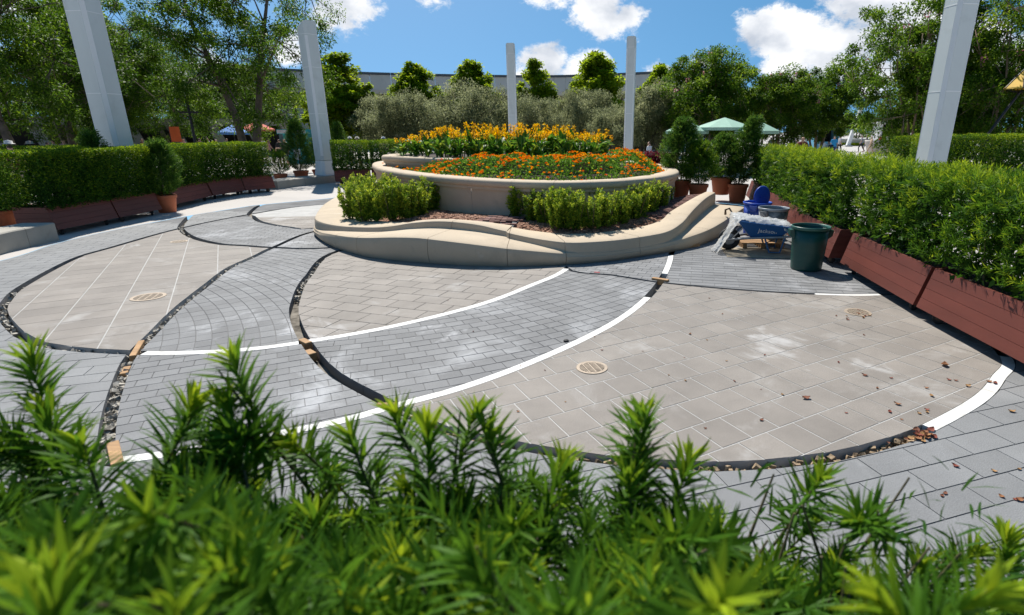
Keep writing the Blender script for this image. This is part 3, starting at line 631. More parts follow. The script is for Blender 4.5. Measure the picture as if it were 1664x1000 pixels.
# ------------------------------------------------------------------ planter boxes with hedges
caster_proto = {}
def caster(parent, x, y, zt):
    if 'w' not in caster_proto:
        a = MB(); prof = [(.03, -.022), (.058, -.022), (.064, -.012), (.064, .012), (.058, .022), (.03, .022), (.03, -.022)]
        a.lathe(prof, n=18); a.v = [(z, y_, x_) for x_, y_, z in a.v]; caster_proto['w'] = mesh('wheel', a.v, a.f, M_rubber)
        b = MB(); b.lathe([(.0001, -.026), (.028, -.026), (.028, .026), (.0001, .026)], n=12); b.v = [(z, y_, x_) for x_, y_, z in b.v]; caster_proto['h'] = mesh('hub', b.v, b.f, M_rust)
        c = MB(); c.box((-.034, 0, .045), (.008, .06, .10)); c.box((.034, 0, .045), (.008, .06, .10)); c.box((0, 0, .0985), (.11, .10, .008)); caster_proto['f'] = mesh('fork', c.v, c.f, M_rust)
    e = link('caster', caster_proto['f'], parent); e.location = (x, y, .064); e.rotation_euler = (0, 0, random.uniform(-1.2, 1.2))
    link('wheel', caster_proto['w'], e); link('hub', caster_proto['h'], e)
def hedge_leaves(L, D, z0, z1, kind, rag=.08, dens=1.0, yoff=0.0, seed=0):
    """foliage of a box hedge L long, D deep (local x along, y back from the front face)"""
    parts = []; A = [(L * (z1 - z0), 'f'), (L * D, 't'), (L * (z1 - z0) * .5, 'b'), (D * (z1 - z0), 'l'), (D * (z1 - z0), 'r')]
    for area, s in A:
        n = int(area * (270 if kind == 'pod' else 3300) * dens); u = RNG.random(n); v = RNG.random(n)
        if s == 'f': P = np.stack([u * L, np.zeros(n), z0 + v * (z1 - z0)], 1); Nn = np.array([0, -1, 0.])
        elif s == 'b': P = np.stack([u * L, np.full(n, D), z0 + v * (z1 - z0)], 1); Nn = np.array([0, 1, 0.])
        elif s == 't': P = np.stack([u * L, v * D, np.full(n, z1)], 1); Nn = np.array([0, 0, 1.])
        elif s == 'l': P = np.stack([np.zeros(n), u * D, z0 + v * (z1 - z0)], 1); Nn = np.array([-1, 0, 0.])
        else: P = np.stack([np.full(n, L), u * D, z0 + v * (z1 - z0)], 1); Nn = np.array([1, 0, 0.])
        lump = np.array([noise.noise(Vector((p[0] * 1.7 + seed, p[1] * 2 + seed * 3, p[2] * 2.2))) for p in P])
        fine = np.array([noise.noise(Vector((p[0] * 6 + seed, p[1] * 6, p[2] * 6 + seed))) for p in P])
        keep = (fine > -.20) & (lump > -.42) if kind == 'pod' else fine > -.5
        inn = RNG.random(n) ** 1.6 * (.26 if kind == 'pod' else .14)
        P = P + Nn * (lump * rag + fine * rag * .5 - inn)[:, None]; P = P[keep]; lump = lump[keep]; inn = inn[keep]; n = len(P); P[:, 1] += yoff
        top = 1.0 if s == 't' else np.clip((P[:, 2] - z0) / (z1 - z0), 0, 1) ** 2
        young = np.clip(RNG.normal(.22 if kind == 'pod' else .30, .17, n) + .30 * lump + .36 * top - inn * .8 + (.25 * (RNG.random(n) < .25) if kind == 'pod' else 0), 0, 1)  # new growth, plus painted light: sunlit top lighter, shaded depth darker
        if kind == 'pod':
            k = 17; ax = unit(Nn + np.array([0, 0, .55]) + .5 * rdir(n)); ax = np.repeat(ax, k, 0); rd = rdir(n * k); along = np.tile(np.linspace(-.10, .035, k), n)
            perp = unit(rd - ax * (rd * ax).sum(1)[:, None]); tilt = np.tile(np.linspace(.25, 1.05, k)[::-1] * 0 + np.linspace(.35, 1.15, k), n)
            Dr = perp * .85 + ax * tilt[:, None]; Pp = np.repeat(P, k, 0) + ax * along[:, None]; tn = np.repeat(young, k) + np.tile(np.linspace(-.2, .22, k), n) + RNG.normal(0, .05, n * k)
            parts.append(leaf_arrays(Pp, Dr, RNG.uniform(.055, .09, n * k) * np.repeat(RNG.uniform(.6, 1.3, n), k), .0108, tn, .18))
        else:
            Dr = unit(Nn + .25 * np.array([0, 0, 1]) + 1.1 * rdir(n)); parts.append(leaf_arrays(P, Dr, RNG.uniform(.035, .06, n), RNG.uniform(.018, .03, n), young + RNG.normal(0, .1, n), .1))
    return join_arrays(parts)
def core(parent, L, D, z0, z1, yoff):
    mb = MB(); mb.box((L / 2, D / 2 + yoff, (z0 + z1) / 2), (L - .36, D - .36, z1 - z0 - .30)); return mb
HSEED = [0]
def planter_box(a, b, label, kind='pod', D=.75, zb=.135, zt=.60, ztop=1.66, boards=4, slope=.13, dens=1.0, group='red planter boxes with hedges'):
    """a, b: ends of the lower front edge seen from the court, a to b along the face with the hedge on its left"""
    a, b = np.array(a[:2]), np.array(b[:2]); d = b - a; L = float(np.linalg.norm(d)); root = empty('hedge_planter', (a[0], a[1], 0), math.atan2(d[1], d[0])); tag(root, label, 'hedge planter', group)
    h = (zt - zb) / boards; t = .03
    for i in range(boards):                                        # front and back boards, leaning inwards towards the top
        z0, z1 = zb + i * h, zb + (i + 1) * h - .004; y0, y1 = slope * (z0 - zb) / (zt - zb), slope * (z1 - zb) / (zt - zb); j = random.uniform(-.0015, .0015)
        MB().hexa([(0, y0 + j, z0), (L, y0 + j, z0), (L, y0 + t, z0), (0, y0 + t, z0), (0, y1 + j, z1), (L, y1 + j, z1), (L, y1 + t, z1), (0, y1 + t, z1)]).build('board', M_redwood, root)
        MB().hexa([(0, D - t, z0), (L, D - t, z0), (L, D, z0), (0, D, z0), (0, D - t, z1), (L, D - t, z1), (L, D, z1), (0, D, z1)]).build('board', M_redwood, root)
        for x0 in (0.0, L - t):
            MB().hexa([(x0 + .001, y0 + t + .001, z0), (x0 + t - .001, y0 + t + .001, z0), (x0 + t - .001, D - t - .001, z0), (x0 + .001, D - t - .001, z0), (x0 + .001, y1 + t + .001, z1), (x0 + t - .001, y1 + t + .001, z1), (x0 + t - .001, D - t - .001, z1), (x0 + .001, D - t - .001, z1)]).build('board', M_redwood, root)
    MB().box((L / 2, D / 2 + .02, zb + .012), (L - .07, D - .12, .02)).build('floor_panel', M_dark, root)
    MB().box((L / 2, D / 2 + slope / 2, zt - .06), (L - .07, D - slope - .10, .02)).build('soil', M_soil, root)
    for x in (.22, L - .22):
        for y in (.14, D - .12): caster(root, x, y, zb)
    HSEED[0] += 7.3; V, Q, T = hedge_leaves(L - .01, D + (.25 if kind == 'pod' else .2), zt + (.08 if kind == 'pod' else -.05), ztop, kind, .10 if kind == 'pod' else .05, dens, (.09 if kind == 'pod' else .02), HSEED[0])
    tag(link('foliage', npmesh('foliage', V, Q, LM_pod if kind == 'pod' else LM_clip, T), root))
    V2 = MB()
    for _ in range(int(L * 7)):
        x = random.uniform(.1, L - .1); y = random.uniform(.25, D - .15); p = [(x, y, zt - .06)]
        for q in range(4): p.append((p[-1][0] + random.uniform(-.08, .08), p[-1][1] + random.uniform(-.06, .06), p[-1][2] + (ztop - zt) * .21))
        V2.tube(p, [.014, .012, .009, .007, .004], 5)
    V2.build('stems', M_twig, root)
    n = int(L * 900); P = np.stack([RNG.random(n) * (L - .3) + .15, RNG.random(n) * (D - .2) + .12, zt + RNG.random(n) * (ztop - zt - .15)], 1)      # leaves deep inside, toned dark to paint the interior shade
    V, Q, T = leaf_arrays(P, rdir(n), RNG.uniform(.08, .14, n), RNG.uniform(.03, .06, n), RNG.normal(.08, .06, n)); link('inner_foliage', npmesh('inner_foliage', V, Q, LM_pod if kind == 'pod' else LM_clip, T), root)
    return root
# right-hand row (faces the court, so the run goes away from the lens)
planter_box((4.07, 6.13), (4.02, 3.93), 'nearest red planter box with feathery hedge at the right edge')
planter_box((4.24, 8.40), (4.07, 6.20), 'red planter box with feathery hedge, second from the right edge')
planter_box((4.32, 10.92), (4.20, 8.72), 'red planter box with feathery hedge right behind the green bin', dens=.8)
planter_box((4.82, 13.25), (4.52, 11.06), 'red planter box with feathery hedge behind the grey and blue barrels', dens=.7)
planter_box((5.20, 15.55), (4.90, 13.40), 'red planter box with feathery hedge, second farthest in the right row', dens=.6)
planter_box((5.65, 17.85), (5.24, 15.68), 'farthest red planter box with feathery hedge in the right row', dens=.5)
# left-hand row
lb = [((-60, 375), (40, 360), 'red planter box with clipped hedge, half hidden behind the left pots'), ((95, 374), (193, 354), 'red planter box with clipped hedge, nearest full one on the left'), ((195, 353.6), (264, 340), 'red planter box with clipped hedge just left of the lone terracotta pot'),
      ((286, 332), (345, 318.5), 'red planter box with clipped hedge just right of the lone terracotta pot'), ((347, 318), (399, 310), 'red planter box with clipped hedge, second from the grey ledge'), ((400, 310), (448, 305.5), 'red planter box with clipped hedge ending at the grey ledge')]
for a, b, lab in lb:
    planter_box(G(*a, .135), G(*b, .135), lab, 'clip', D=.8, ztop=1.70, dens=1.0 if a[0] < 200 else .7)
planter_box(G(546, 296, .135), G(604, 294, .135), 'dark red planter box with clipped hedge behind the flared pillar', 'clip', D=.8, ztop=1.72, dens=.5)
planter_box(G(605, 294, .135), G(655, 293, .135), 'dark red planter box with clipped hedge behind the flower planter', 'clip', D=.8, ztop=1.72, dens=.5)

# ------------------------------------------------------------------ clipped hedges standing in the ground
def ground_hedge(a, b, D, ztop, label, dens=.5):
    a, b = np.array(a[:2]), np.array(b[:2]); d = b - a; L = float(np.linalg.norm(d)); root = empty('clipped_hedge', (a[0], a[1], 0), math.atan2(d[1], d[0])); tag(root, label, 'hedge', 'clipped hedges outside the court')
    HSEED[0] += 3.1; V, Q, T = hedge_leaves(L, D, .1, ztop, 'clip', .05, dens, 0, HSEED[0]); link('foliage', npmesh('foliage', V, Q, LM_clip, T), root)
    n = int(L * 700); P = np.stack([RNG.random(n) * (L - .3) + .15, RNG.random(n) * (D - .3) + .15, .1 + RNG.random(n) * (ztop - .3)], 1); V, Q, T = leaf_arrays(P, rdir(n), RNG.uniform(.1, .2, n), RNG.uniform(.05, .1, n), RNG.normal(.08, .06, n)); link('inner_foliage', npmesh('inner_foliage', V, Q, LM_clip, T), root)  # inner leaves get a dark tone that paints the shade within
    mb = MB()
    for i in range(int(L * 2)): x = random.uniform(.2, L - .2); mb.tube([(x, D / 2, 0), (x + .05, D / 2 + .04, ztop * .8)], [.02, .008], 5)
    mb.build('stems', M_twig, root)
e = W(1452, 230, 19); f_ = W(1486, 230, 18); ground_hedge((e[0], 19.2), (f_[0] + .1, 18.6), 1.0, 1.92, 'short clipped hedge just left of the right pillar')
ground_hedge((10.6, 17.2), (15.5, 15.6), 1.2, 1.98, 'long clipped hedge just right of the right pillar', .7)
ground_hedge((16.5, 27), (24, 25.4), 1.2, 2.2, 'far clipped hedge with a dark flat top at the right', .35)
e = W(55, 243, 19); f_ = W(180, 243, 19); ground_hedge((e[0], 17.6), (f_[0], 19), 1.2, 1.62, 'yellowish clipped hedge behind the left planter boxes', .5)

# ------------------------------------------------------------------ potted conifers
def pot_plant(px, zb, R_, hp, htop, wd, label, kind='cyp', lean=0.0, dens=1.0, loc=None):
    p = G(*px, zb) if loc is None else np.array(loc); root = empty('potted_shrub', (p[0], p[1], zb)); tag(root, label, 'potted plant', 'terracotta pots with evergreen shrubs')
    mb = MB(); mb.lathe([(.0001, 0), (R_ * .70, 0), (R_ * .74, .02), (R_ * .95, hp - .09), (R_ * .955, hp - .085)], n=28); pt = mb.build('pot', M_terra, root, True)
    mb = MB(); mb.lathe([(R_ * .95, hp - .088), (R_ * 1.03, hp - .085), (R_ * 1.05, hp - .01), (R_ * 1.02, hp), (R_ * .94, hp), (R_ * .92, hp - .03), (R_ * .91, hp - .06)], n=28); smooth_by_angle(mb.build('rim', M_terra, pt), 35)
    mb = MB(); mb.lathe([(R_ * .92, hp - .05), (.0001, hp - .04)], n=20); mb.build('soil', M_soil, root)
    hh = htop - zb - hp
    mb = MB(); mb.tube([(0, 0, hp - .05), (lean * .4, .02, hp + hh * .5), (lean, 0, hp + hh * .9)], [.022, .015, .005], 6); mb.build('trunk', M_bark, root)
    ns = int(900 * dens * max(.5, hh * wd)); t = RNG.random(ns) ** .85; prof = np.interp(t, [0, .12, .35, .65, .9, 1], [.35, .85, 1.0, .72, .30, .04]); ang = RNG.random(ns) * 2 * math.pi; rr = np.sqrt(RNG.random(ns) * .75 + .25) * prof * wd / 2 * (1 + .22 * np.sin(ang * 3 + t * 9) + .15 * np.sin(ang * 5 - t * 17))
    C = np.stack([np.cos(ang) * rr + lean * t ** 1.5, np.sin(ang) * rr, hp + .03 + t * hh * .97], 1); outd = np.stack([np.cos(ang), np.sin(ang), np.full(ns, .8)], 1)
    k = 15; ax = unit(outd + .45 * rdir(ns)); AX = np.repeat(ax, k, 0); rd = rdir(ns * k); perp = unit(rd - AX * (rd * AX).sum(1)[:, None]); al = np.tile(np.linspace(-.08, .17, k), ns)
    Pp = np.repeat(C, k, 0) + AX * al[:, None]; Dr = AX * .9 + perp * .75; tn = np.repeat(np.clip(RNG.normal(.36, .18, ns), 0, 1), k) + np.tile(np.linspace(-.12, .2, k), ns)
    V, Q, T = leaf_arrays(Pp, Dr, RNG.uniform(.05, .09, ns * k), .014, tn, .1); link('foliage', npmesh('foliage', V, Q, LM_cyp if kind == 'cyp' else LM_pod, T), root)
    return root
pot_plant((1105, 322), .33, .27, .48, 2.35, 1.05, 'potted evergreen with the tallest bushy top beside the planter rim')
pot_plant((1133, 325), .33, .26, .42, 1.75, .85, 'small tilted terracotta pot with a low evergreen', kind='pod', dens=.8)
pot_plant((1171, 316), .20, .33, .52, 1.95, 1.15, 'terracotta pot with a spreading evergreen above the bench wall end')
pot_plant((1197, 329), .0, .30, .55, 2.45, .85, 'terracotta pot with a slender dark evergreen beside the right hedge', lean=.35)
pot_plant((8, 376), .0, .30, .46, 1.3, .95, 'leftmost terracotta pot with a low feathery shrub', kind='pod')
pot_plant((34, 371), .0, .33, .50, 1.05, .6, 'terracotta pot against the end of the first left planter box', kind='pod', dens=.6)
pot_plant((273, 345), .0, .27, .46, 1.80, .85, 'lone terracotta pot with evergreen between two red planter boxes', lean=.1)
pot_plant((454, 296), .0, .26, .42, 1.25, .65, 'terracotta pot with pale shrub at the left end of the ledge', kind='pod', dens=.6, loc=(-11.95, 23.2))
pot_plant((471, 292), .0, .30, .46, 2.5, 1.0, 'terracotta pot with a full conical evergreen behind the ledge', loc=(-11.7, 24.5), dens=.7)
pot_plant((492, 288), .0, .30, .46, 1.75, .7, 'terracotta pot with a thin evergreen nearest the flared pillar', loc=(-11.2, 25.2), dens=.6)
pot_plant((539, 279), .0, .26, .5, 2.4, .7, 'terracotta pot with evergreen half hidden behind the flared pillar', loc=(-10.35, 25.6), dens=.7)
pot_plant((180, 240), .0, .3, .4, 2.05, .7, 'small evergreen poking above the hedge in front of the left pillar', loc=(-12.0, 14.35), dens=.7)

# ------------------------------------------------------------------ small shrubs in the bed
def make_bush(seed, h, wd):
    r_ = np.random.default_rng(seed); nst = 17; sa = r_.random(nst) * 6.28; sr = np.sqrt(r_.random(nst)) * wd * .5; sh = h * r_.uniform(.55, 1.05, nst); per = 16; ns = nst * per
    t = np.tile(np.linspace(.12, 1, per), nst) + r_.normal(0, .02, ns); q = np.repeat(np.arange(nst), per); ang = sa[q] + r_.normal(0, .5, ns); rr = sr[q] * (.55 + .45 * t)
    C = np.stack([np.cos(sa[q]) * rr + r_.normal(0, .02, ns), np.sin(sa[q]) * rr + r_.normal(0, .02, ns), t * sh[q]], 1); k = 13
    ax = unit(np.stack([np.cos(ang) * .6, np.sin(ang) * .6, np.full(ns, .9)], 1) + .4 * r_.normal(size=(ns, 3))); AX = np.repeat(ax, k, 0); rd = unit(r_.normal(size=(ns * k, 3))); perp = unit(rd - AX * (rd * AX).sum(1)[:, None]); al = np.tile(np.linspace(-.05, .02, k), ns)
    Pp = np.repeat(C, k, 0) + AX * al[:, None]; Dr = perp * .9 + AX * np.tile(np.linspace(.1, 1.0, k), ns)[:, None]; tn = np.repeat(np.clip(r_.normal(.40, .14, ns) + .15 * t, 0, 1), k) + np.tile(np.linspace(-.25, .28, k), ns)
    V, Q, T = leaf_arrays(Pp, Dr, r_.uniform(.035, .06, ns * k), .02, tn, .15); fo = npmesh('foliage', V, Q, LM_shrub, T)
    mb = MB()
    for i in range(7):
        a = i * .9 + seed; mb.tube([(.02 * math.cos(a), .02 * math.sin(a), -.04), (.5 * wd * .5 * math.cos(a), .5 * wd * .5 * math.sin(a), h * .5), (.8 * wd * .5 * math.cos(a), .8 * wd * .5 * math.sin(a), h * .85)], [.009, .007, .004], 5)
    return fo, mesh('stems', mb.v, mb.f, M_twig)
BUSH = [make_bush(i, random.uniform(.56, .72), random.uniform(.44, .54)) for i in range(5)]
def bush(x, y, z, label, s=1.0, group='young shrubs in the bark bed'):
    k = random.randrange(5); root = empty('shrub', (x, y, z), random.uniform(0, 6.28)); root.scale = (s, s, s * random.uniform(.9, 1.15)); tag(root, label, 'shrub', group); link('foliage', BUSH[k][0], root); link('stems', BUSH[k][1], root)
ORD = ('leftmost', 'second', 'third', 'fourth', 'fifth', 'sixth', 'seventh', 'eighth', 'ninth', 'tenth', 'eleventh', 'rightmost')
def shrub_row(pxs, what, group):
    n = len(pxs)
    for i, px in enumerate(pxs):
        p = G(*px, .40); word = 'leftmost' if i == 0 else ('rightmost' if i == n - 1 else ORD[i] + ' from left')
        bush(p[0], p[1], .37, 'young yellow-green shrub, ' + word + ' in the ' + what, random.uniform(.9, 1.15), group)
shrub_row(((570,352),(592,357),(612,357),(636,356),(660,354),(682,350)), 'front row of the left bed clump', 'left clump of young shrubs')
shrub_row(((583,343),(606,345),(628,343),(652,340),(672,338)), 'middle row of the left bed clump', 'left clump of young shrubs')
shrub_row(((578,333),(600,331),(622,331)), 'back row of the left bed clump', 'left clump of young shrubs')
shrub_row(((700,343),(711,338)), 'shaded pair against the planter wall', 'left clump of young shrubs')
shrub_row(((828,352),(846,356),(864,360),(888,364),(913,370),(938,371),(962,369),(986,366),(1010,362),(1035,357),(1055,351),(1072,345)), 'front row of the right bed', 'right row of young shrubs')
shrub_row(((840,342),(855,345),(875,349),(900,352),(925,355),(950,355),(975,352),(1000,350),(1022,346),(1045,342),(1065,336),(1078,334)), 'back row of the right bed', 'right row of young shrubs')

# ------------------------------------------------------------------ orange flower carpet and yellow flowers
def in_poly(P, ring):
    x, y = P[:, 0:1], P[:, 1:2]; a = ring; b = np.roll(ring, -1, 0); c = ((a[None, :, 1] > y) != (b[None, :, 1] > y)) & (x < (b[None, :, 0] - a[None, :, 0]) * (y - a[None, :, 1]) / (b[None, :, 1] - a[None, :, 1] + 1e-12) + a[None, :, 0]); return c.sum(1) % 2 == 1
def edge_d(P, ring): return np.sqrt(((P[:, None] - ring[None]) ** 2).sum(2).min(1))
n = 60000; P2 = np.stack([RNG.uniform(-6.2, 3, n), RNG.uniform(10.6, 17.5, n)], 1); ok = in_poly(P2, T2) & ~in_poly(P2, T3); P2 = P2[ok]; ed = edge_d(P2, T2); P2 = P2[ed > .34]; ed = ed[ed > .34]
left = np.clip((P2[:, 0] + 4.2) / 2.2, 0, 1)
hz = 1.13 + (.10 + .30 * left) * np.clip((ed - .34) / .7, 0, 1) + .12 * np.array([noise.noise(Vector((p[0] * 1.5, p[1] * 1.5, 3))) for p in P2]) * left + .05 * np.array([noise.noise(Vector((p[0] * 6, p[1] * 6, 1))) for p in P2])
gapm = np.array([noise.noise(Vector((p[0] * 2.2, p[1] * 2.2, 8))) for p in P2]); ok = (P2[:, 0] > -3.8) | (gapm > -.05); P2, hz, ed, gapm = P2[ok], hz[ok], ed[ok], gapm[ok]
nl = len(P2); PP = np.c_[P2, hz - RNG.random(nl) * .10]; V, Q, T = leaf_arrays(PP, unit(rdir(nl) + np.array([0, -.2, .6])), RNG.uniform(.04, .075, nl), RNG.uniform(.025, .045, nl), RNG.normal(.45, .2, nl), .2)
fl = tag(link('flower_carpet', npmesh('flower_carpet', V, Q, LM_lant, T)), 'carpet of low orange flowers filling the lower stone planter', 'flower bed', kind='stuff')
fn = np.array([noise.noise(Vector((p[0] * 2.6, p[1] * 2.6, 20))) for p in P2]); sel = np.nonzero(RNG.random(nl) < np.clip(.02 + .26 * (fn + .12), .004, .2))[0]; parts = []
for i0 in [sel]:
    C = np.c_[P2[sel], hz[sel] + .028]; m_ = len(C); k = 12; Dr = rdir(m_ * k); Dr[:, 2] = np.abs(Dr[:, 2]) * .8; parts.append(leaf_arrays(np.repeat(C, k, 0) + Dr * .008, Dr, RNG.uniform(.019, .032, m_ * k), .024, np.repeat(np.clip(RNG.normal(.5, .28, m_), 0, 1), k) + RNG.normal(0, .08, m_ * k), .3))
V, Q, T = join_arrays(parts); tag(link('blossoms', npmesh('blossoms', V, Q, LM_orange, T), fl), kind='stuff')
def make_canna(seed, h):
    r_ = np.random.default_rng(seed); root = empty('canna_plant'); mb = MB(); tops = []
    for i in range(3):
        a = r_.random() * 6.28; x, y = .05 * math.cos(a), .05 * math.sin(a); q = (x + .10 * math.cos(a), y + .10 * math.sin(a), h * r_.uniform(.82, 1.0)); mb.tube([(x, y, 0), (x + .04 * math.cos(a), y + .04 * math.sin(a), h * .5), q], [.012, .010, .006], 6); tops.append(q)
    mb.build('stems', mat('green_stem', (.08, .17, .03), .6, .2, 8), root)
    for i in range(15):
        a = r_.random() * 6.28; z = h * r_.uniform(.06, .60); L = r_.uniform(.28, .46); el = r_.uniform(.5, 1.25); wd = L * r_.uniform(.26, .36); cA, sA = math.cos(a), math.sin(a); v = []; f = []; sg = 6
        for j in range(sg + 1):
            t = j / sg; wj = wd * math.sin(min(1, t * 1.02 + .04) * math.pi) ** .8 * (1 if t < .99 else .05); ru = L * t * math.cos(el) + .02; zz = z + L * t * math.sin(el) - L * .45 * t * t * math.cos(el)
            for s, dz in ((-.5, .018), (0, 0), (.5, .018)): v.append((ru * cA - s * wj * sA, ru * sA + s * wj * cA, zz + dz))
        for j in range(sg):
            for k in range(2): b0 = j * 3 + k; f.append((b0, b0 + 1, b0 + 4, b0 + 3))
        me = mesh('leaf', v, f, LM_canna, True); at = me.attributes.new('tone', 'FLOAT', 'POINT'); at.data.foreach_set('value', [float(np.clip(r_.normal(.45, .2), 0, 1))] * len(v)); link('leaf', me, root)
    for q in tops[:2]:
        m_ = 22; D = unit(r_.normal(size=(m_, 3)) + np.array([0, 0, .3])); C = np.array(q)[None] + np.stack([r_.normal(0, .022, m_), r_.normal(0, .022, m_), r_.uniform(-.16, .035, m_)], 1)
        V, Q, T = leaf_arrays(C, D, r_.uniform(.045, .075, m_), r_.uniform(.026, .042, m_), r_.normal(.5, .25, m_), .3); link('flower_head', npmesh('flower_head', V, Q, LM_yellow, T), root)
    return root
CAN = [make_canna(50 + i, .74 + .05 * i) for i in range(4)]; used_c = [False] * 4; tries = 0; spots = []
while len(spots) < 118 and tries < 8000:
    tries += 1; p = np.array([random.uniform(-5.1, 1.3), random.uniform(13.7, 16.6)])
    if in_poly(p[None], T3)[0] and edge_d(p[None], T3)[0] > .42 and all((p[0] - q[0]) ** 2 + (p[1] - q[1]) ** 2 > .215 ** 2 for q in spots): spots.append(p)
for i, p in enumerate(spots):
    k = random.randrange(4)
    if not used_c[k]: o = CAN[k]; used_c[k] = True
    else: o = copy_tree(CAN[k])
    fall = 1 - .30 * max(0, abs(p[0] + 1.7) / 3.3) ** 2.2; s = random.uniform(.86, 1.05) * fall
    o.location = (p[0], p[1], 1.38); o.rotation_euler = (0, 0, random.uniform(0, 6.28)); o.scale = (1, 1, s); tag(o, 'yellow-flowered broad-leaved plant in the upper planter tier', 'flowering plant', 'yellow flowering plants in the upper tier')
# dark red foliage plants behind the planter
for i_, px in enumerate(((1008, 243), (1046, 248), (1056, 249), (1066, 250), (1076, 251), (1086, 252))):
    p = W(px[0], px[1], 22); root = empty('red_leaf_plant', (p[0], 22 + random.uniform(-.4, .4), 0)); tag(root, ('dark red leafy plant left of the right slim pillar', 'dark red leafy plant just right of the slim pillar', 'dark red leafy plant, second right of the slim pillar', 'dark red leafy plant, third right of the slim pillar', 'dark red leafy plant, fourth right of the slim pillar', 'dark red leafy plant nearest the tallest potted evergreen')[i_], 'plant', 'dark red leafy plants'); n = 500
    z = RNG.random(n) * 1.25; a = RNG.random(n) * 6.28; r_ = RNG.random(n) * .32; V, Q, T = leaf_arrays(np.stack([np.cos(a) * r_, np.sin(a) * r_, z], 1), unit(np.stack([np.cos(a), np.sin(a), np.full(n, .9)], 1)), RNG.uniform(.15, .28, n), .05, RNG.normal(.45, .25, n), .3); link('foliage', npmesh('foliage', V, Q, LM_red, T), root)
    mb = MB(); mb.tube([(0, 0, 0), (.03, 0, 1.1)], [.02, .01], 5); mb.build('stem', M_twig, root)
# ------------------------------------------------------------------ trees
def tree_mesh(seed, h, trunk_h, rad, nclump, nleaf, leaf, LM, bark, r0, multi=1, clump=.55, squash=.75, flowers=0, cy=None, cone=False, spread=.5):
    """tapered trunk(s), limbs reaching out to the clumps, leaves scattered round each clump. Returns part meshes"""
    r_ = np.random.default_rng(seed); rx, ry, rz = rad; cz = cy if cy is not None else h - rz; cl = []
    while len(cl) < nclump:
        d = r_.normal(size=3); d /= np.linalg.norm(d); q = r_.random() ** .42; p = d * q
        if cone: k = np.interp((p[2] + 1) / 2, [0, .25, 1], [.7, 1, .34]); p[0] *= k; p[1] *= k
        p = p * np.array([rx, ry, rz]) + np.array([0, 0, cz])
        if noise.noise(Vector(p * (1.6 / max(rx, .5)) + seed * 3.7)) < -.32: continue
        if p[2] < trunk_h * .75: continue
        cl.append(p)
    cl = np.array(cl); mb = MB(); limbs = []; tops = []
    for m_ in range(multi):
        a = 2 * math.pi * m_ / multi + seed; b = np.array([.10 * (multi > 1) * math.cos(a), .10 * (multi > 1) * math.sin(a), 0]); out_ = np.array([math.cos(a), math.sin(a), 0]) * (rx * .35 if multi > 1 else rx * .08)
        pts = [b]; rr = [r0 * 1.25]
        for j in range(1, 7):
            t = j / 6; pts.append(b + out_ * t ** 1.2 + np.array([r_.normal(0, .04 * h / 6), r_.normal(0, .04 * h / 6), (cz + rz * .35) * t])); rr.append(r0 * (1 - .75 * t))
        mb.tube(pts, rr, 8); tops += [(p, q) for p, q in zip(pts[3:], rr[3:])]
    prim = [p for p, _ in tops]; nl = max(6, nclump // 9)
    idx = r_.choice(len(cl), min(nl, len(cl)), replace=False)
    for i in idx:
        c = cl[i]; k = int(np.argmin([np.linalg.norm((c - p) * np.array([1, 1, .6])) + .4 * max(0, p[2] - c[2] + .3) * 3 for p in prim])); p0 = prim[k]; mid = p0 * .5 + c * .5 + np.array([0, 0, .12 * rz]) + r_.normal(0, .05 * rx, 3)
        mb.tube([p0, mid, c], [tops[k][1] * .55, tops[k][1] * .35, .012 * h / 6], 6); limbs.append(mid); limbs.append(c)
    limbs = np.array(limbs)
    for c in cl:
        j = int(((limbs - c) ** 2).sum(1).argmin()); p0 = limbs[j]
        if np.linalg.norm(p0 - c) > .05: mb.tube([p0, (p0 + c) / 2 + r_.normal(0, .04, 3), c], [.012 * h / 6, .009 * h / 6, .004 * h / 6], 4, False)
    wood = mesh('trunk', mb.v, mb.f, bark, True)
    ids = r_.integers(0, len(cl), nleaf); off = r_.normal(size=(nleaf, 3)); off /= np.maximum(np.linalg.norm(off, axis=1, keepdims=True), 1e-6); off *= (r_.random((nleaf, 1)) ** .5) * clump * r_.uniform(.6, 1.3, len(cl))[ids][:, None]; off[:, 2] *= squash
    P = cl[ids] + off; D = unit(off * .6 / clump + r_.normal(size=(nleaf, 3)) * .7 + np.array([0, 0, -.1])); ct = r_.normal(0, .12, len(cl))
    tn = np.clip(r_.normal(.42, .17, nleaf) + ct[ids], 0, 1); V, Q, T = leaf_arrays(P, D, r_.uniform(.7, 1.3, nleaf) * leaf[0], r_.uniform(.8, 1.2, nleaf) * leaf[1], tn, .15, nrm=np.tile([0, 0, 1.], (nleaf, 1)))
    crown = npmesh('crown', V, Q, LM, T); fm = None
    if flowers:
        up = cl[cl[:, 2] > cz]; ii = r_.integers(0, len(up), flowers); C = up[ii] + r_.normal(0, clump * .5, (flowers, 3)) + np.array([0, 0, clump * .3]); k = 14
        Dd = rdir(flowers * k); V, Q, T = leaf_arrays(np.repeat(C, k, 0) + Dd * .06, Dd, .08, .06, r_.normal(.5, .2, flowers * k)); fm = npmesh('blossom', V, Q, LM_pink, T)
    return wood, crown, fm
def plant_tree(name, parts, loc, label, rz=0.0, s=(1, 1, 1), group=None):
    root = empty(name, loc, rz); root.scale = s; tag(root, label, 'tree', group); link('trunk', parts[0], root); link('crown', parts[1], root)
    if parts[2] is not None: link('blossom', parts[2], root)
    return root
OAK_A = tree_mesh(1, 11.5, 2.4, (4.6, 4.4, 4.2), 200, 40000, (.15, .070), LM_oak, M_bark, .20, 1, .62, .8, cy=6.4)
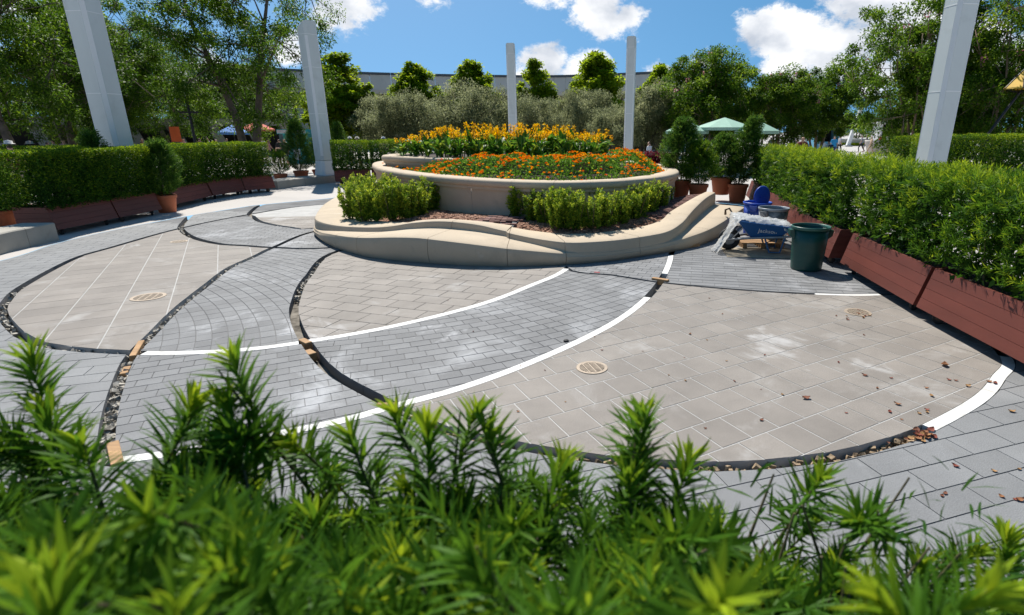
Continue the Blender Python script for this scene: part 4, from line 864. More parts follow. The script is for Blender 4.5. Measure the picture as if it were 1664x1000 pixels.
OAK_B = tree_mesh(2, 12.5, 2.2, (5.2, 4.6, 5.0), 185, 40000, (.15, .065), LM_oak, M_bark, .22, 2, .60, .8, cy=6.6)
LIME = [tree_mesh(10 + i, 8.6, 2.2, (2.7, 2.7, 3.7), 190, 24000, (.22, .16), LM_lime, M_bark, .12, 1, .42, .85, cone=True) for i in range(3)]
OLIVE = [tree_mesh(20 + i, 4.6, .8, (2.5, 2.4, 1.85), 150, 26000, (.17, .045), LM_olive, M_bark, .12, 3, .50, .85) for i in range(3)]
MYRT = [tree_mesh(30 + i, 6.4, 1.5, (2.9, 2.8, 2.4), 190, 40000, (.13, .075), LM_myrtle, M_myrtle_bark, .085, 5, .46, .8, flowers=26) for i in range(2)]
MYRT_BIG = tree_mesh(35, 7.6, 1.2, (3.6, 3.0, 3.5), 210, 42000, (.12, .062), LM_myrtle, M_myrtle_bark, .075, 6, .44, .8, flowers=18)
p = W(37, 235, 23); plant_tree('oak_tree', OAK_A, (p[0] - .6, 23, 0), 'large dark oak at the far left edge', .4, (.98, .98, 1.0), 'oak trees on the left')
p = W(405, 225, 29); plant_tree('oak_tree', OAK_B, (p[0], 29, 0), 'large feathery oak just left of the flared pillar', 1.2, (1, 1, 1), 'oak trees on the left')
p = W(215, 230, 33); plant_tree('oak_tree', OAK_A, (p[0], 33, 0), 'dark oak between the left pillar and the feathery oak', 2.5, (.9, .9, .82), 'oak trees on the left')
p = W(85, 230, 30); plant_tree('oak_tree', OAK_B, (p[0], 31, 0), 'oak standing behind the far left oak', 3.9, (.9, .9, .85), 'oak trees on the left')
p = W(300, 225, 42); plant_tree('oak_tree', OAK_B, (p[0] - 1, 42, 0), 'distant dark oak behind the left lamp post', 5.0, (.9, .9, .85), 'oak trees on the left')
p = W(175, 220, 44); plant_tree('lime_tree', LIME[0], (p[0], 44, 0), 'yellow-green tree showing above the oaks beside the left pillar', 0, (1.6, 1.6, 1.35), 'bright green trees')
for i, (x, ytop, lab) in enumerate(((548, 84, 'bright green tree just right of the flared pillar'), (672, 96, 'bright green tree between flared pillar and centre pillar, left one'), (766, 90, 'bright green tree just left of the slim centre pillar'), (868, 94, 'narrow bright green tree just right of the slim centre pillar'), (970, 76, 'tallest bright green tree behind the right flower planter'), (1072, 97, 'bright green tree peeking above the myrtle trees'))):
    Y = 50 if i else 44; t = W(x, ytop, Y); sw = (1.30, 1.18, 1.15, .95, 1.22, 1.0)[i]; plant_tree('lime_tree', LIME[i % 3], (t[0], Y, 0), lab, i * 1.3, (sw, sw, t[2] / 8.75), 'bright green trees')
for i, (x, ytop, Y, sw, lab) in enumerate(((645, 140, 38, 1.05, 'grey-green olive tree left of the yellow flowers'), (612, 150, 42, .9, 'grey-green olive tree farthest left, beside the bright tree'), (768, 128, 37, 1.12, 'grey-green olive tree just left of the centre pillar'), (868, 146, 36, .85, 'thin grey-green olive tree just right of the centre pillar'), (950, 136, 37, .85, 'grey-green olive tree behind the yellow flowers, right side'), (1000, 165, 33, .7, 'low grey-green olive shrub left of the right slim pillar'), (1055, 124, 36, 1.12, 'grey-green olive tree right of the right slim pillar'), (705, 160, 41, .9, 'grey-green olive tree between two larger olives'), (910, 158, 40, .8, 'dark olive tree in the gap behind the yellow flowers'))):
    t = W(x, ytop, Y); plant_tree('olive_tree', OLIVE[i % 3], (t[0], Y, 0), lab, i * 1.1, (sw, sw, t[2] / 4.75), 'olive trees behind the planter')
for i, (x, ytop, Y, sw, lab) in enumerate(((1158, 74, 34, 1.1, 'round myrtle tree behind the potted evergreens'), (1280, 110, 35, 1.0, 'myrtle tree standing above the green parasols'), (1345, 106, 37, 1.0, 'myrtle tree left of the sky gap at right'), (1105, 120, 38, .8, 'dark myrtle tree behind the tallest potted evergreen'), (1225, 140, 45, .9, 'distant myrtle tree between two round myrtles'))):
    t = W(x, ytop, Y); plant_tree('myrtle_tree', MYRT[i % 2], (t[0], Y, 0), lab, i * 2.1, (sw, sw, t[2] / 6.5), 'myrtle trees on the right')
p = W(1490, 225, 24); plant_tree('myrtle_tree', MYRT_BIG, (p[0] - .1, 24, 0), 'tall multi-stemmed myrtle left of the right pillar', .3, (1.0, 1, 1.05), 'myrtle trees on the right')
p = W(1610, 225, 22); plant_tree('myrtle_tree', MYRT_BIG, (p[0] + .6, 22.5, 0), 'tall multi-stemmed myrtle right of the right pillar', 2.4, (1.05, 1, 1.08), 'myrtle trees on the right')
p = W(1560, 225, 31); plant_tree('myrtle_tree', MYRT[0], (p[0] + .5, 33, 0), 'dense myrtle behind the right pillar', 4.4, (1.2, 1.2, 1.1), 'myrtle trees on the right')
for i, (x, Y, s) in enumerate(((1425, 85, .95), (1395, 100, .8), (1365, 110, .9), (1460, 95, 1.0), (1310, 100, 1.0), (1240, 95, 1.0), (1500, 90, 1.1), (1180, 90, 1.0), (1570, 70, 1.0), (1660, 60, 1.1), (1720, 70, 1.2))):
    p = W(x, 215, Y); plant_tree('distant_tree', (OAK_A, OAK_B)[i % 2], (p[0], Y, 0), ('dark round tree at the far side of the plaza, right of the leaning post', 'small far tree behind the leaning white post', 'far tree left of the leaning white post', 'far tree behind the white kiosk', 'far tree behind the maroon-shirted person', 'far tree behind the green parasols', 'far tree showing left of the tall myrtle', 'far tree behind the round myrtle', 'far tree seen right of the right pillar', 'far tree at the right edge', 'far tree just past the right edge')[i], i * 1.7, (s * .75, s * .75, s * (.55 if i in (0, 1, 2) else .62)), 'distant trees across the plaza')
for i, (x, Y) in enumerate(((-60, 52), (20, 55), (120, 60), (330, 58), (430, 56))):
    p = W(x, 215, Y); plant_tree('distant_tree', (OAK_A, OAK_B)[i % 2], (p[0], Y, 0), ('far dark tree beyond the left edge oak', 'far dark tree behind the left oak', 'far dark tree behind the left pillar', 'far dark tree behind the lamp post', 'far dark tree behind the feathery oak crown')[i], i * 1.3, (1.0, .9, .82), 'distant trees on the left')

# ------------------------------------------------------------------ long curved building
M_conc = add_patches(mat('pale_concrete', (.62, .60, .56), .85, .08, .4, .1, 20, streak=(1, 1, .2)), (.44, .43, .41), .5, .5, .72, .6)
M_conc_d = mat('brown_soffit', (.13, .085, .055), .85, .15, 1)
M_glass = mat('dark_glazing', (.02, .024, .028), .12, .3, .6, spec=.6)
M_roof = mat('roof_edge_metal', (.10, .11, .12), .5, .1, 1)
BP = spline([G(x, y, 8.3)[:2] for x, y in ((300, 103), (400, 108), (480, 112.5), (600, 117.5), (740, 121), (860, 122.5), (940, 121.5), (1060, 116.5), (1180, 110))], 4)
bl = empty('curved_building', (0, 70, 0)); tag(bl, 'long low curved concrete building across the background', 'building')
BT = np.gradient(BP, axis=0); BT /= np.linalg.norm(BT, axis=1, keepdims=True); BN = np.stack([-BT[:, 1], BT[:, 0]], 1)
def bquad(i, j, prof):
    v = []
    for k in (i, j):
        q = BP[k] + BT[k] * (.012 if k == i else -.012); v += [(q[0] + BN[k][0] * s, q[1] - 70 + BN[k][1] * s, z) for s, z in prof]
    m_ = len(prof); return v, [(k, k + 1, m_ + k + 1, m_ + k) for k in range(m_ - 1)] + [tuple(range(m_)), tuple(range(2 * m_ - 1, m_ - 1, -1))]
for i in range(len(BP) - 1):
    o = MB().add(*bquad(i, i + 1, [(.5, 6.05), (.25, 6.1), (0, 6.5), (0, 8.05), (.3, 8.06)])).build('fascia_panel', M_conc, bl)
    MB().add(*bquad(i, i + 1, [(-.12, 8.07), (-.12, 8.3), (2.0, 8.4), (2.0, 8.07)])).build('roof_edge', M_roof, bl)
    MB().add(*bquad(i, i + 1, [(.45, 6.1), (.6, 4.9), (4.0, 4.5)])).build('soffit', M_conc_d, bl)
    MB().add(*bquad(i, i + 1, [(4.0, 4.6), (4.0, 0)])).build('glazing', M_glass, bl)
    q = BP[i]; MB().hexa([(q[0] - .35, q[1] - 70 + .1, 0), (q[0] + .35, q[1] - 70 + .1, 0), (q[0] + .35, q[1] - 70 + .9, 0), (q[0] - .35, q[1] - 70 + .9, 0), (q[0] - .9, q[1] - 70 + .6, 5.6), (q[0] - .2, q[1] - 70 + .6, 5.6), (q[0] - .2, q[1] - 70 + 1.4, 5.6), (q[0] - .9, q[1] - 70 + 1.4, 5.6)]).build('leaning_column', M_conc, bl)
# low colonnade behind the left trees
M_conc_sh = mat('shaded_concrete', (.26, .25, .22), .9, .2, .8, .1, 20)  # darker copy of the pale concrete, shade put into its colour
cl_ = empty('colonnade', (-30, 42, 0)); tag(cl_, 'low concrete colonnade with leaning columns under the left trees', 'colonnade')
a_, b_ = W(-120, 203, 38), W(470, 203, 50); L_ = math.dist(a_[:2], b_[:2]); an = math.atan2(b_[1] - a_[1], b_[0] - a_[0]); cl_.location = (a_[0], a_[1], 0); cl_.rotation_euler = (0, 0, an)
MB().box((L_ / 2, .4, 2.78), (L_, .8, .5)).build('beam', M_conc_sh, cl_); MB().box((L_ / 2, 4.4, 3.04), (L_, 8, .016)).build('roof', M_conc_sh, cl_); MB().box((L_ / 2, 8, 1.5), (L_, .2, 3.0)).build('back_wall', mat('dark_interior_wall', (.035, .032, .03), .9, .4, .6), cl_)
for i in range(8):
    x = 3 + i * L_ / 8; MB().hexa([(x, .05, 0), (x + .7, .05, 0), (x + .7, .75, 0), (x, .75, 0), (x - 1.0, .05, 2.525), (x - .2, .05, 2.525), (x - .2, .75, 2.525), (x - 1.0, .75, 2.525)]).build('leaning_column', M_conc_sh, cl_)

# ------------------------------------------------------------------ parasols, kiosks, posts
M_black = mat('black_metal', (.02, .02, .022), .5, .2, 6)
def parasol(loc, r_, zt, drop, col, label, n=8):
    root = empty('parasol', loc); tag(root, label, 'parasol', 'parasols'); mb = MB(); mb.tube([(0, 0, 0), (0, 0, zt)], .025, 8); mb.build('pole', M_black, root)
    m = mat('canvas_' + '_'.join('%02d' % int(c * 99) for c in col), col, .8, .08, 3); v = [(0, 0, zt)]; f = []
    for j, q in enumerate((.5, 1.0)):
        for k in range(n): a = 2 * math.pi * k / n; v.append((r_ * q * math.cos(a), r_ * q * math.sin(a), zt - drop * (q ** 1.05)))
    for k in range(n): f += [(0, 1 + k, 1 + (k + 1) % n), (1 + k, 1 + n + k, 1 + n + (k + 1) % n, 1 + (k + 1) % n)]
    vv = [(x * .995, y * .995, z - .008) for x, y, z in v]; kk = len(v); link('canopy', mesh('canopy', v + vv, f + [tuple(i + kk for i in q[::-1]) for q in f], m), root)
    mb = MB(); mb.lathe([(r_ * .985, zt - drop - .14), (r_ * 1.0, zt - drop - .005)], n=n); mb.build('valance', m, root); mb = MB(); mb.lathe([(.0001, .0), (.28, 0), (.26, .07), (.03, .09)], n=16); mb.build('base', M_black, root)
for x, ya, Y, r_, lab in ((1232, 196, 28, 1.1, 'pale green parasol nearest the right hedge'), (1178, 191, 29, 1.5, 'pale green parasol behind the slender potted evergreen'), (1118, 197, 29, 1.1, 'pale green parasol behind the tallest potted evergreen')):
    t = W(x, ya, Y); parasol((t[0], Y, 0), r_, t[2], .48, (.30, .48, .38), lab)
t = W(378, 207, 36); parasol((t[0], 36, 0), .9, t[2] + .15, .45, (.10, .25, .62), 'blue parasol under the feathery oak'); t = W(416, 200, 38); parasol((t[0], 38, 0), 1.1, t[2] + .1, .5, (.62, .12, .08), 'red parasol right of the blue one under the oak')
t = W(1652, 150, 20); root = empty('lantern_post', (t[0] + .1, 20, 0)); tag(root, 'yellow panelled lantern on a dark leaning post at the right edge', 'lamp')
mb = MB(); mb.tube([(-.75, 0, 1.2), (-.75, 0, 2.0), (0, 0, 3.35)], .045, 8); mb.tube([(-.75, 0, 0), (-.75, 0, 1.21)], .06, 8); mb.build('post', M_black, root)
M_yel = mat('yellow_panel', (.72, .42, .03), .6, .08, 2); v = [(0, 0, 4.1)] + [(.55 * math.cos(k * math.pi / 3), .55 * math.sin(k * math.pi / 3), 3.45) for k in range(6)] + [(0, 0, 3.35)]
for k in range(6): link('panel', mesh('panel', [v[0], v[1 + k], v[1 + (k + 1) % 6]], [(0, 1, 2)], M_yel), root); mb = MB(); mb.tube([v[0], v[1 + k], v[7]], .018, 5); mb.build('rib', M_black, root)
t = W(309, 190, 27); root = empty('lamp_post', (t[0], 27, 0)); tag(root, 'dark T-shaped lamp post among the left trees', 'lamp post'); mb = MB(); mb.tube([(0, 0, 0), (0, 0, 3.9)], [.07, .055], 8); mb.build('post', M_black, root); mb = MB(); mb.box((0, 0, 2.92), (1.15, .12, .08)); mb.build('arm', M_black, root); mb = MB(); mb.box((0, 0, 3.93), (.16, .16, .06)); mb.build('cap', M_black, root)
t = W(1387, 200, 80); root = empty('leaning_post', (t[0], 80, 0)); tag(root, 'leaning white post across the far plaza', 'post'); mb = MB(); q = W(1394, 176, 80); q2 = W(1382, 228, 80); mb.hexa([(-.6, -.2, 0), (-.1, -.2, 0), (-.1, .2, 0), (-.6, .2, 0), (.55, -.2, 5.2), (.95, -.2, 5.2), (.95, .2, 5.2), (.55, .2, 5.2)]); mb.build('shaft', M_pillar_seam, root); MB().box((-.35, 0, .1), (1, .8, .2)).build('foot', M_conc, root)
def kiosk(x, Y, wd, h, col, trim, label, screens=2):
    t = W(x, 220, Y); root = empty('kiosk', (t[0], Y, 0)); tag(root, label, 'kiosk'); m = mat('kiosk_' + '_'.join('%02d' % int(c * 99) for c in col), col, .6, .06, 1); m2 = mat('kiosk_trim_' + '_'.join('%02d' % int(c * 99) for c in trim), trim, .5, .06, 1)
    for s in (-1, 1): MB().box((s * (wd / 2 - .1), 0, h / 2), (.2, 2, h)).build('side_wall', m, root)
    MB().box((0, .9, h / 2), (wd - .42, .2, h)).build('back_wall', M_dark, root); MB().box((0, -.1, h + .15), (wd + .4, 2.6, .3)).build('roof', m, root); MB().box((0, -.85, .5), (wd - .42, .3, 1.0)).build('counter', m, root); MB().box((0, -1.42, h + .15), (wd + .3, .03, .22)).build('sign_board', m2, root)
    for k in range(screens): MB().box(((k - (screens - 1) / 2) * wd * .4, -1.012, .55), (wd * .28, .02, .7)).build('panel', m2, root)
kiosk(1446, 74, 3.6, 2.9, (.62, .61, .60), (.34, .30, .28), 'white kiosk with flat roof right of the walking people'); kiosk(1339, 62, 2.6, 2.5, (.12, .36, .50), (.55, .60, .62), 'blue kiosk behind the white-shirted person'); kiosk(1322, 66, 2.6, 2.3, (.55, .55, .53), (.1, .3, .4), 'pale kiosk left of the blue kiosk')
kiosk(490, 40, 1.6, 1.9, (.05, .42, .45), (.6, .6, .6), 'teal booth just left of the flared pillar', 1)
t = W(285, 219, 36); root = empty('banner', (t[0], 36, 0)); tag(root, 'small orange banner under the left trees', 'banner'); MB().box((0, 0, 1.9), (.62, .03, .9)).build('cloth', mat('orange_cloth', (.72, .14, .04), .8, .1, 3), root); MB().tube([(-.34, 0, 0), (-.34, 0, 2.45)], .02, 6).build('pole', M_black, root)
t = W(1465, 217, 30); root = empty('recycling_bin', (t[0], 30, 0)); tag(root, 'bright blue bin beside the tall myrtle stems', 'bin'); MB().box((0, 0, .8), (.46, .46, 1.5)).build('body', mat('bright_blue_plastic', (.02, .22, .55), .5, .05, 2), root); MB().box((0, 0, 1.6), (.5, .5, .08)).build('lid', M_black, root)
t = W(1405, 229, 84); root = empty('low_wall', (t[0], 84, 0)); tag(root, 'long low pale wall with grass at the far side of the plaza', 'wall'); MB().box((0, 0, .45), (22, .5, .9)).build('wall', M_conc, root); MB().box((0, -.1, .96), (22.2, .8, .1)).build('coping', M_pillar, root); n = 5000; V, Q, T = leaf_arrays(np.stack([RNG.uniform(-11, 11, n), RNG.uniform(-.9, -.3, n), np.zeros(n)], 1), unit(rdir(n) * .4 + np.array([0, 0, 1])), .5, .06, RNG.normal(.6, .2, n)); link('grass', npmesh('grass', V, Q, LM_lime, T), root)
t = W(1432, 235, 52); root = empty('round_planter', (t[0], 52, 0)); tag(root, 'pale round concrete planter on the plaza left of the clipped hedge', 'planter'); MB().lathe([(.0001, 0), (1.0, 0), (1.35, 1.15), (1.38, 1.3), (1.2, 1.3), (1.15, 1.1), (.0001, 1.1)], n=28).build('bowl', M_ground, root, True)
for x, lab in ((1350, 'left one of two thin masts above the myrtle trees'), (1361, 'right one of two thin masts above the myrtle trees')):
    t = W(x, 110, 95); root = tag(MB().tube([(0, 0, 0), (.4 if x > 1355 else .1, 0, t[2])], [.14, .05], 6).build('mast', M_black), lab, 'mast', 'thin masts'); root.location = (t[0] - .4, 95, 0)

# ------------------------------------------------------------------ people (far off, seen over the hedges)
SKIN = mat('skin_tone', (.50, .30, .21), .6, .06, 4); HAIR = mat('dark_hair', (.035, .022, .015), .6, .2, 9); SHOE = mat('shoe', (.08, .08, .08), .6, .2, 9)
def body_mesh(walk, arm):
    J = {'pel': ((0, 0, .96), .125), 'sp': ((0, 0, 1.18), .115), 'ch': ((0, .0, 1.38), .14), 'nk': ((0, .01, 1.53), .052), 'hb': ((0, .02, 1.60), .075), 'ht': ((0, .025, 1.70), .088)}
    E = [('pel', 'sp'), ('sp', 'ch'), ('ch', 'nk'), ('nk', 'hb'), ('hb', 'ht')]
    for s, n in ((-1, 'l'), (1, 'r')):
        w_ = walk * s; J['sh' + n] = ((.175 * s, 0, 1.44), .055); J['el' + n] = ((.25 * s, -.10 * w_ + .02 + .1 * arm * (s > 0), 1.17), .043); J['wr' + n] = ((.25 * s, -.12 * w_ + .14 + .18 * arm * (s > 0), .95 + .3 * arm * (s > 0)), .03); J['ha' + n] = ((.245 * s, -.12 * w_ + .18 + .25 * arm * (s > 0), .87 + .38 * arm * (s > 0)), .036)
        J['hi' + n] = ((.095 * s, 0, .90), .095); J['kn' + n] = ((.10 * s, .17 * w_ + .03, .50), .06); J['an' + n] = ((.10 * s, .26 * w_ - .06 - .08 * abs(w_), .09 + .05 * (w_ < 0)), .04); J['to' + n] = ((.11 * s, .26 * w_ + .10, .035), .038)
        E += [('ch', 'sh' + n), ('sh' + n, 'el' + n), ('el' + n, 'wr' + n), ('wr' + n, 'ha' + n), ('pel', 'hi' + n), ('hi' + n, 'kn' + n), ('kn' + n, 'an' + n), ('an' + n, 'to' + n)]
    K_ = list(J); me = bpy.data.meshes.new('body_cage'); me.from_pydata([J[k][0] for k in K_], [(K_.index(a), K_.index(b)) for a, b in E], []); o = link('cage', me); o.modifiers.new('skin', 'SKIN')
    for k, sv in zip(K_, me.skin_vertices[0].data): r_ = J[k][1]; sv.radius = (r_ * (1.25 if k in ('ch', 'pel', 'sp') else 1), r_ * (.85 if k in ('ch', 'sp') else 1)); sv.use_root = (k == 'pel')
    sb = o.modifiers.new('sub', 'SUBSURF'); sb.levels = 2; sb.render_levels = 2; bpy.context.view_layer.update(); ev = o.evaluated_get(bpy.context.evaluated_depsgraph_get()); res = bpy.data.meshes.new_from_object(ev); bpy.data.objects.remove(o); return res
BODY = [body_mesh(0, 0), body_mesh(1, 0), body_mesh(-.6, .8), body_mesh(.3, .9)]
def person(x, Y, shirt, short, label, pose=0, rz=0.0, h=1.72, hat=None, pack=None, long_=False, dx=0.0):
    t = W(x, 220, Y); root = empty('person', (t[0] + dx, Y, 0), rz); root.scale = (h / 1.79,) * 3; tag(root, label, 'person', 'visitors beyond the hedges'); me = BODY[pose].copy(); me.materials.clear()
    ms = [mat('cloth_%s' % '_'.join('%02d' % int(c * 99) for c in shirt), shirt, .85, .12, 6), mat('cloth_%s' % '_'.join('%02d' % int(c * 99) for c in short), short, .85, .12, 6), SKIN, HAIR, SHOE]
    for m in ms: me.materials.append(m)
    mi = []
    for p in me.polygons:
        c = p.center; z = c.z
        if z > 1.70 or (z > 1.60 and c.y < .0): k = 3
        elif z > 1.50: k = 2
        elif abs(c.x) > .20 and z < 1.22 + (.15 if c.y > .2 else 0): k = 2
        elif z > .93: k = 0
        elif z > (.12 if long_ else .52): k = 1
        elif z < .075: k = 4
        else: k = 2
        mi.append(k)
    me.polygons.foreach_set('material_index', mi); me.polygons.foreach_set('use_smooth', [True] * len(mi)); link('body', me, root)
    if hat: MB().lathe([(.16, 1.735), (.105, 1.75), (.10, 1.82), (.0001, 1.85)], c=(0, .02, 0), n=14).build('hat', mat('hat_%s' % '_'.join('%02d' % int(c * 99) for c in hat), hat, .8, .1, 6), root, True)
    if pack:
        b = MB().box((0, -.24, 1.25), (.30, .16, .42)).build('backpack', mat('pack_%s' % '_'.join('%02d' % int(c * 99) for c in pack), pack, .8, .1, 6), root); bv = b.modifiers.new('b', 'BEVEL'); bv.width = .04; bv.segments = 2
MAR, WHT, BLK, BLU, GRY, TAN, KHA, NAV, GRN, ORG = (.16, .015, .03), (.72, .72, .72), (.025, .025, .03), (.03, .30, .62), (.22, .22, .24), (.50, .36, .24), (.36, .30, .2), (.03, .05, .12), (.07, .2, .11), (.60, .2, .1)
person(1306, 27, MAR, BLK, 'person in a maroon shirt standing behind the right hedge', 0, 2.6, 1.92, pack=BLK)
person(1318, 40, BLU, KHA, 'person in a blue top beside the maroon-shirted one', 1, 1.2)
person(1349, 34, WHT, NAV, 'person in a white shirt with dark hair behind the right hedge', 0, .2, 1.62, pack=NAV)
person(1357, 46, BLU, NAV, 'person in bright blue right behind the white-shirted one', 0, 2.9, 1.75)
person(1366, 54, (.48, .46, .48), BLK, 'person in light grey walking on the open plaza', 1, -1.3)
person(1402, 58, GRY, BLK, 'person in dark grey walking, left of a pair on the plaza', 1, 1.4, long_=True)
person(1410, 59, BLK, GRY, 'person in black, right of a pair on the plaza', 1, 1.4)
person(1418, 50, TAN, (.55, .42, .3), 'person in tan clothes striding across the plaza', 1, 1.5, 1.74)
person(1431, 68, (.5, .03, .05), BLK, 'person in red near the white kiosk', 0, .4); person(1443, 66, WHT, GRN, 'person in white right in front of the white kiosk', 2, 2.2); person(1449, 47, (.55, .4, .33), TAN, 'person in beige beside the short clipped hedge', 3, -.6)
person(1254, 44, GRY, NAV, 'person in grey, left of three by the green parasol', 0, .3); person(1263, 46, (.4, .4, .42), BLK, 'person in pale grey, middle of three by the green parasol', 0, 2.8); person(1272, 45, (.35, .3, .3), NAV, 'person in brownish grey, right of three by the green parasol', 1, 1.0); person(1297, 52, (.42, .3, .3), GRY, 'person in dusty pink left of the maroon-shirted one', 1, -1.2)
person(1056, 27, WHT, NAV, 'person in white behind the dark red plants', 2, .9, 1.70); person(1170, 36, GRY, BLK, 'person in grey under the parasols behind the potted evergreens', 0, 1.0); person(1148, 37, WHT, GRY, 'person in white shaded by the parasols', 0, 2.4)
person(10, 17.5, (.13, .012, .035), KHA, 'person in a maroon shirt at the left edge behind the hedge', 3, .9, 1.78, hat=(.6, .58, .55)); person(43, 20, ORG, NAV, 'person in orange beside the maroon-shirted one at left', 2, -1.0, 1.72, hat=(.3, .25, .2))
for i, (x, Y, c, c2, po, lab) in enumerate(((72, 27, BLK, GRY, 2, 'person in black at left behind the yellowish hedge'), (84, 30, WHT, NAV, 1, 'person in white far left behind the yellowish hedge'), (100, 30, (.4, .25, .3), BLK, 0, 'person in mauve left of the left pillar'), (112, 31, GRN, GRY, 0, 'person in green left of the left pillar'), (120, 31, ORG, BLK, 1, 'person in orange just left of the left pillar'), (145, 33, WHT, BLK, 2, 'person in white right beside the leaning column at left'), (228, 34, (.35, .1, .1), BLK, 0, 'person in dark red just right of the left pillar'), (248, 36, GRY, NAV, 1, 'person in grey left of the orange banner'), (262, 35, (.12, .14, .3), BLK, 0, 'person in navy near the orange banner'), (296, 37, (.5, .3, .3), GRY, 1, 'person in pink near the lamp post'), (322, 36, BLK, BLK, 0, 'person in black right of the lamp post'), (337, 36, WHT, GRY, 2, 'person in white right of the lamp post'), (349, 35, TAN, BLK, 0, 'person in tan left of the blue parasol'), (366, 38, GRY, BLK, 1, 'person in grey just left of the blue parasol'), (395, 37, (.1, .1, .14), GRY, 0, 'person in dark blue between the two parasols'), (424, 36, WHT, NAV, 0, 'person in white under the red parasol'), (434, 39, (.5, .2, .25), BLK, 1, 'person in rose beside the red parasol'), (452, 34, BLK, BLK, 0, 'person in black left of the teal booth'), (461, 33, (.06, .05, .06), GRY, 2, 'person in charcoal next to the one in black by the teal booth'))):
    person(x, Y, c, c2, lab, po, i * 1.9, 1.68 + .03 * (i % 4))
for i, (x, lab) in enumerate(((556, 'person in a pale hat left behind the back hedge'), (568, 'person in a white hat, second behind the back hedge'), (580, 'person in a cream hat, third behind the back hedge'), (622, 'person in a white hat near the olive trunks'))):
    person(x, 34, (WHT, (.5, .4, .4), GRY, (.5, .35, .3))[i], NAV, lab, i % 3, i * 1.3, 1.74, hat=((.7, .66, .6), (.8, .8, .8), (.7, .62, .5), (.82, .8, .78))[i])
# ------------------------------------------------------------------ bins and barrels
def plastic(name, col, rough=.38): return add_patches(mat(name, col, rough, .06, 2, .03, 40, spec=.5), tuple(min(1, c * 1.7 + .04) for c in col), 3.5, .60, .82, .35)
def barrel(loc, col, rimcol, label, name='waste_bin', h=.69, r1=.275, r0=.232, dirty=None, handle_rz=0.2):
    root = empty(name, loc, handle_rz); tag(root, label, 'bin', 'round plastic bins'); m = plastic('plastic_%s' % '_'.join('%02d' % int(c * 99) for c in col), col)
    if dirty: add_patches(m, dirty, 5, .48, .62, .75)
    rr = lambda z: r0 + (r1 - r0) * z / h
    MB().lathe([(.0001, .012), (r0 - .03, .012), (r0 - .01, 0), (r0, .012), (r0 + .001, .035), (rr(h * .25), h * .25), (rr(h * .6), h * .6), (rr(h - .05), h - .05), (rr(h - .05) - .006, h - .052), (rr(h * .5) - .012, h * .5), (r0 - .012, .03), (.0001, .028)], n=44).build('body', m, root, True)
    o = MB().lathe([(rr(h - .05) - .004, h - .052), (r1 + .008, h - .048), (r1 + .016, h - .03), (r1 + .018, h - .008), (r1 + .010, h), (r1 - .004, h - .004), (r1 - .008, h - .045)], n=44).build('rim', plastic('plastic_%s' % '_'.join('%02d' % int(c * 99) for c in rimcol), rimcol), root, True)
    for s in (-1, 1):
        MB().hexa([(s * (r1 - .03), -.07, h * .70), (s * (r1 + .045), -.055, h * .78), (s * (r1 + .045), .055, h * .78), (s * (r1 - .03), .07, h * .70), (s * (r1 - .005), -.085, h - .055), (s * (r1 + .052), -.075, h - .06), (s * (r1 + .052), .075, h - .06), (s * (r1 - .005), .085, h - .055)]).build('handle', m, root)
    for k in range(3): MB().lathe([(rr(h * (.2 + .2 * k)) + .0005, h * (.2 + .2 * k) - .004), (rr(h * (.2 + .2 * k)) + .003, h * (.2 + .2 * k)), (rr(h * (.2 + .2 * k)) + .0005, h * (.2 + .2 * k) + .004)], n=44).build('rib', m, root, True)
    return root
barrel((3.77, 8.53, .004), (.004, .060, .046), (.02, .10, .075), 'dark green plastic bin standing in front of the red planter boxes', handle_rz=-.1)
barrel((3.95, 10.68, .004), (.11, .125, .14), (.22, .25, .28), 'dusty grey plastic barrel behind the wheelbarrow', 'waste_bin', dirty=(.34, .34, .34), handle_rz=.6)
bb = barrel((3.92, 11.55, .004), (.006, .045, .33), (.015, .085, .5), 'blue plastic barrel with wispy scuffs behind the grey one', 'waste_bin', dirty=(.10, .16, .5), handle_rz=1.0)
o = empty('bin_lid', (3.98, 11.50, .80), 0); o.rotation_euler = (R(83), R(8), R(12)); tag(o, 'round blue lid standing upright in the blue barrel', 'lid'); MB().lathe([(.0001, .03), (.12, .032), (.20, .025), (.225, .008), (.225, -.012), (.21, -.012), (.2, 0), (.0001, .005)], n=32, sx=.82).build('disc', plastic('plastic_00_04_33', (.006, .045, .33)), o, True); MB().box((0, 0, .04), (.16, .03, .024)).build('grip', plastic('plastic_00_04_33', (.006, .045, .33)), o)

# ------------------------------------------------------------------ wheelbarrow under plastic sheeting
M_tray = add_patches(mat('blue_tray_paint', (.010, .085, .25), .4, .10, 3, .03, 30), (.30, .32, .33), 6, .60, .75, .5); M_steel = mat('galvanised_steel', (.33, .34, .35), .45, .2, 6, .05, 40, metal=.6); M_bluest = mat('blue_painted_steel', (.03, .12, .26), .5, .2, 6)
wb = empty('wheelbarrow', (2.93, 9.98, .012), math.atan2(-.20, 1.25)); tag(wb, 'blue wheelbarrow with grey handles standing beside the bench wall end', 'wheelbarrow')
wl_ = MB(); wl_.lathe([(.11, -.045), (.165, -.05), (.195, -.03), (.2, 0), (.195, .03), (.165, .05), (.11, .045), (.11, -.045)], n=28); wl_.v = [(x, z, y + .2) for x, y, z in wl_.v]; wheel = wl_.build('wheel', M_rubber, wb, True)
hb = MB(); hb.lathe([(.0001, -.05), (.03, -.05), (.035, -.02), (.108, -.012), (.108, .012), (.035, .02), (.03, .05), (.0001, .05)], n=20); hb.v = [(x, z, y + .2) for x, y, z in hb.v]; hb.build('rim', M_steel, wheel)
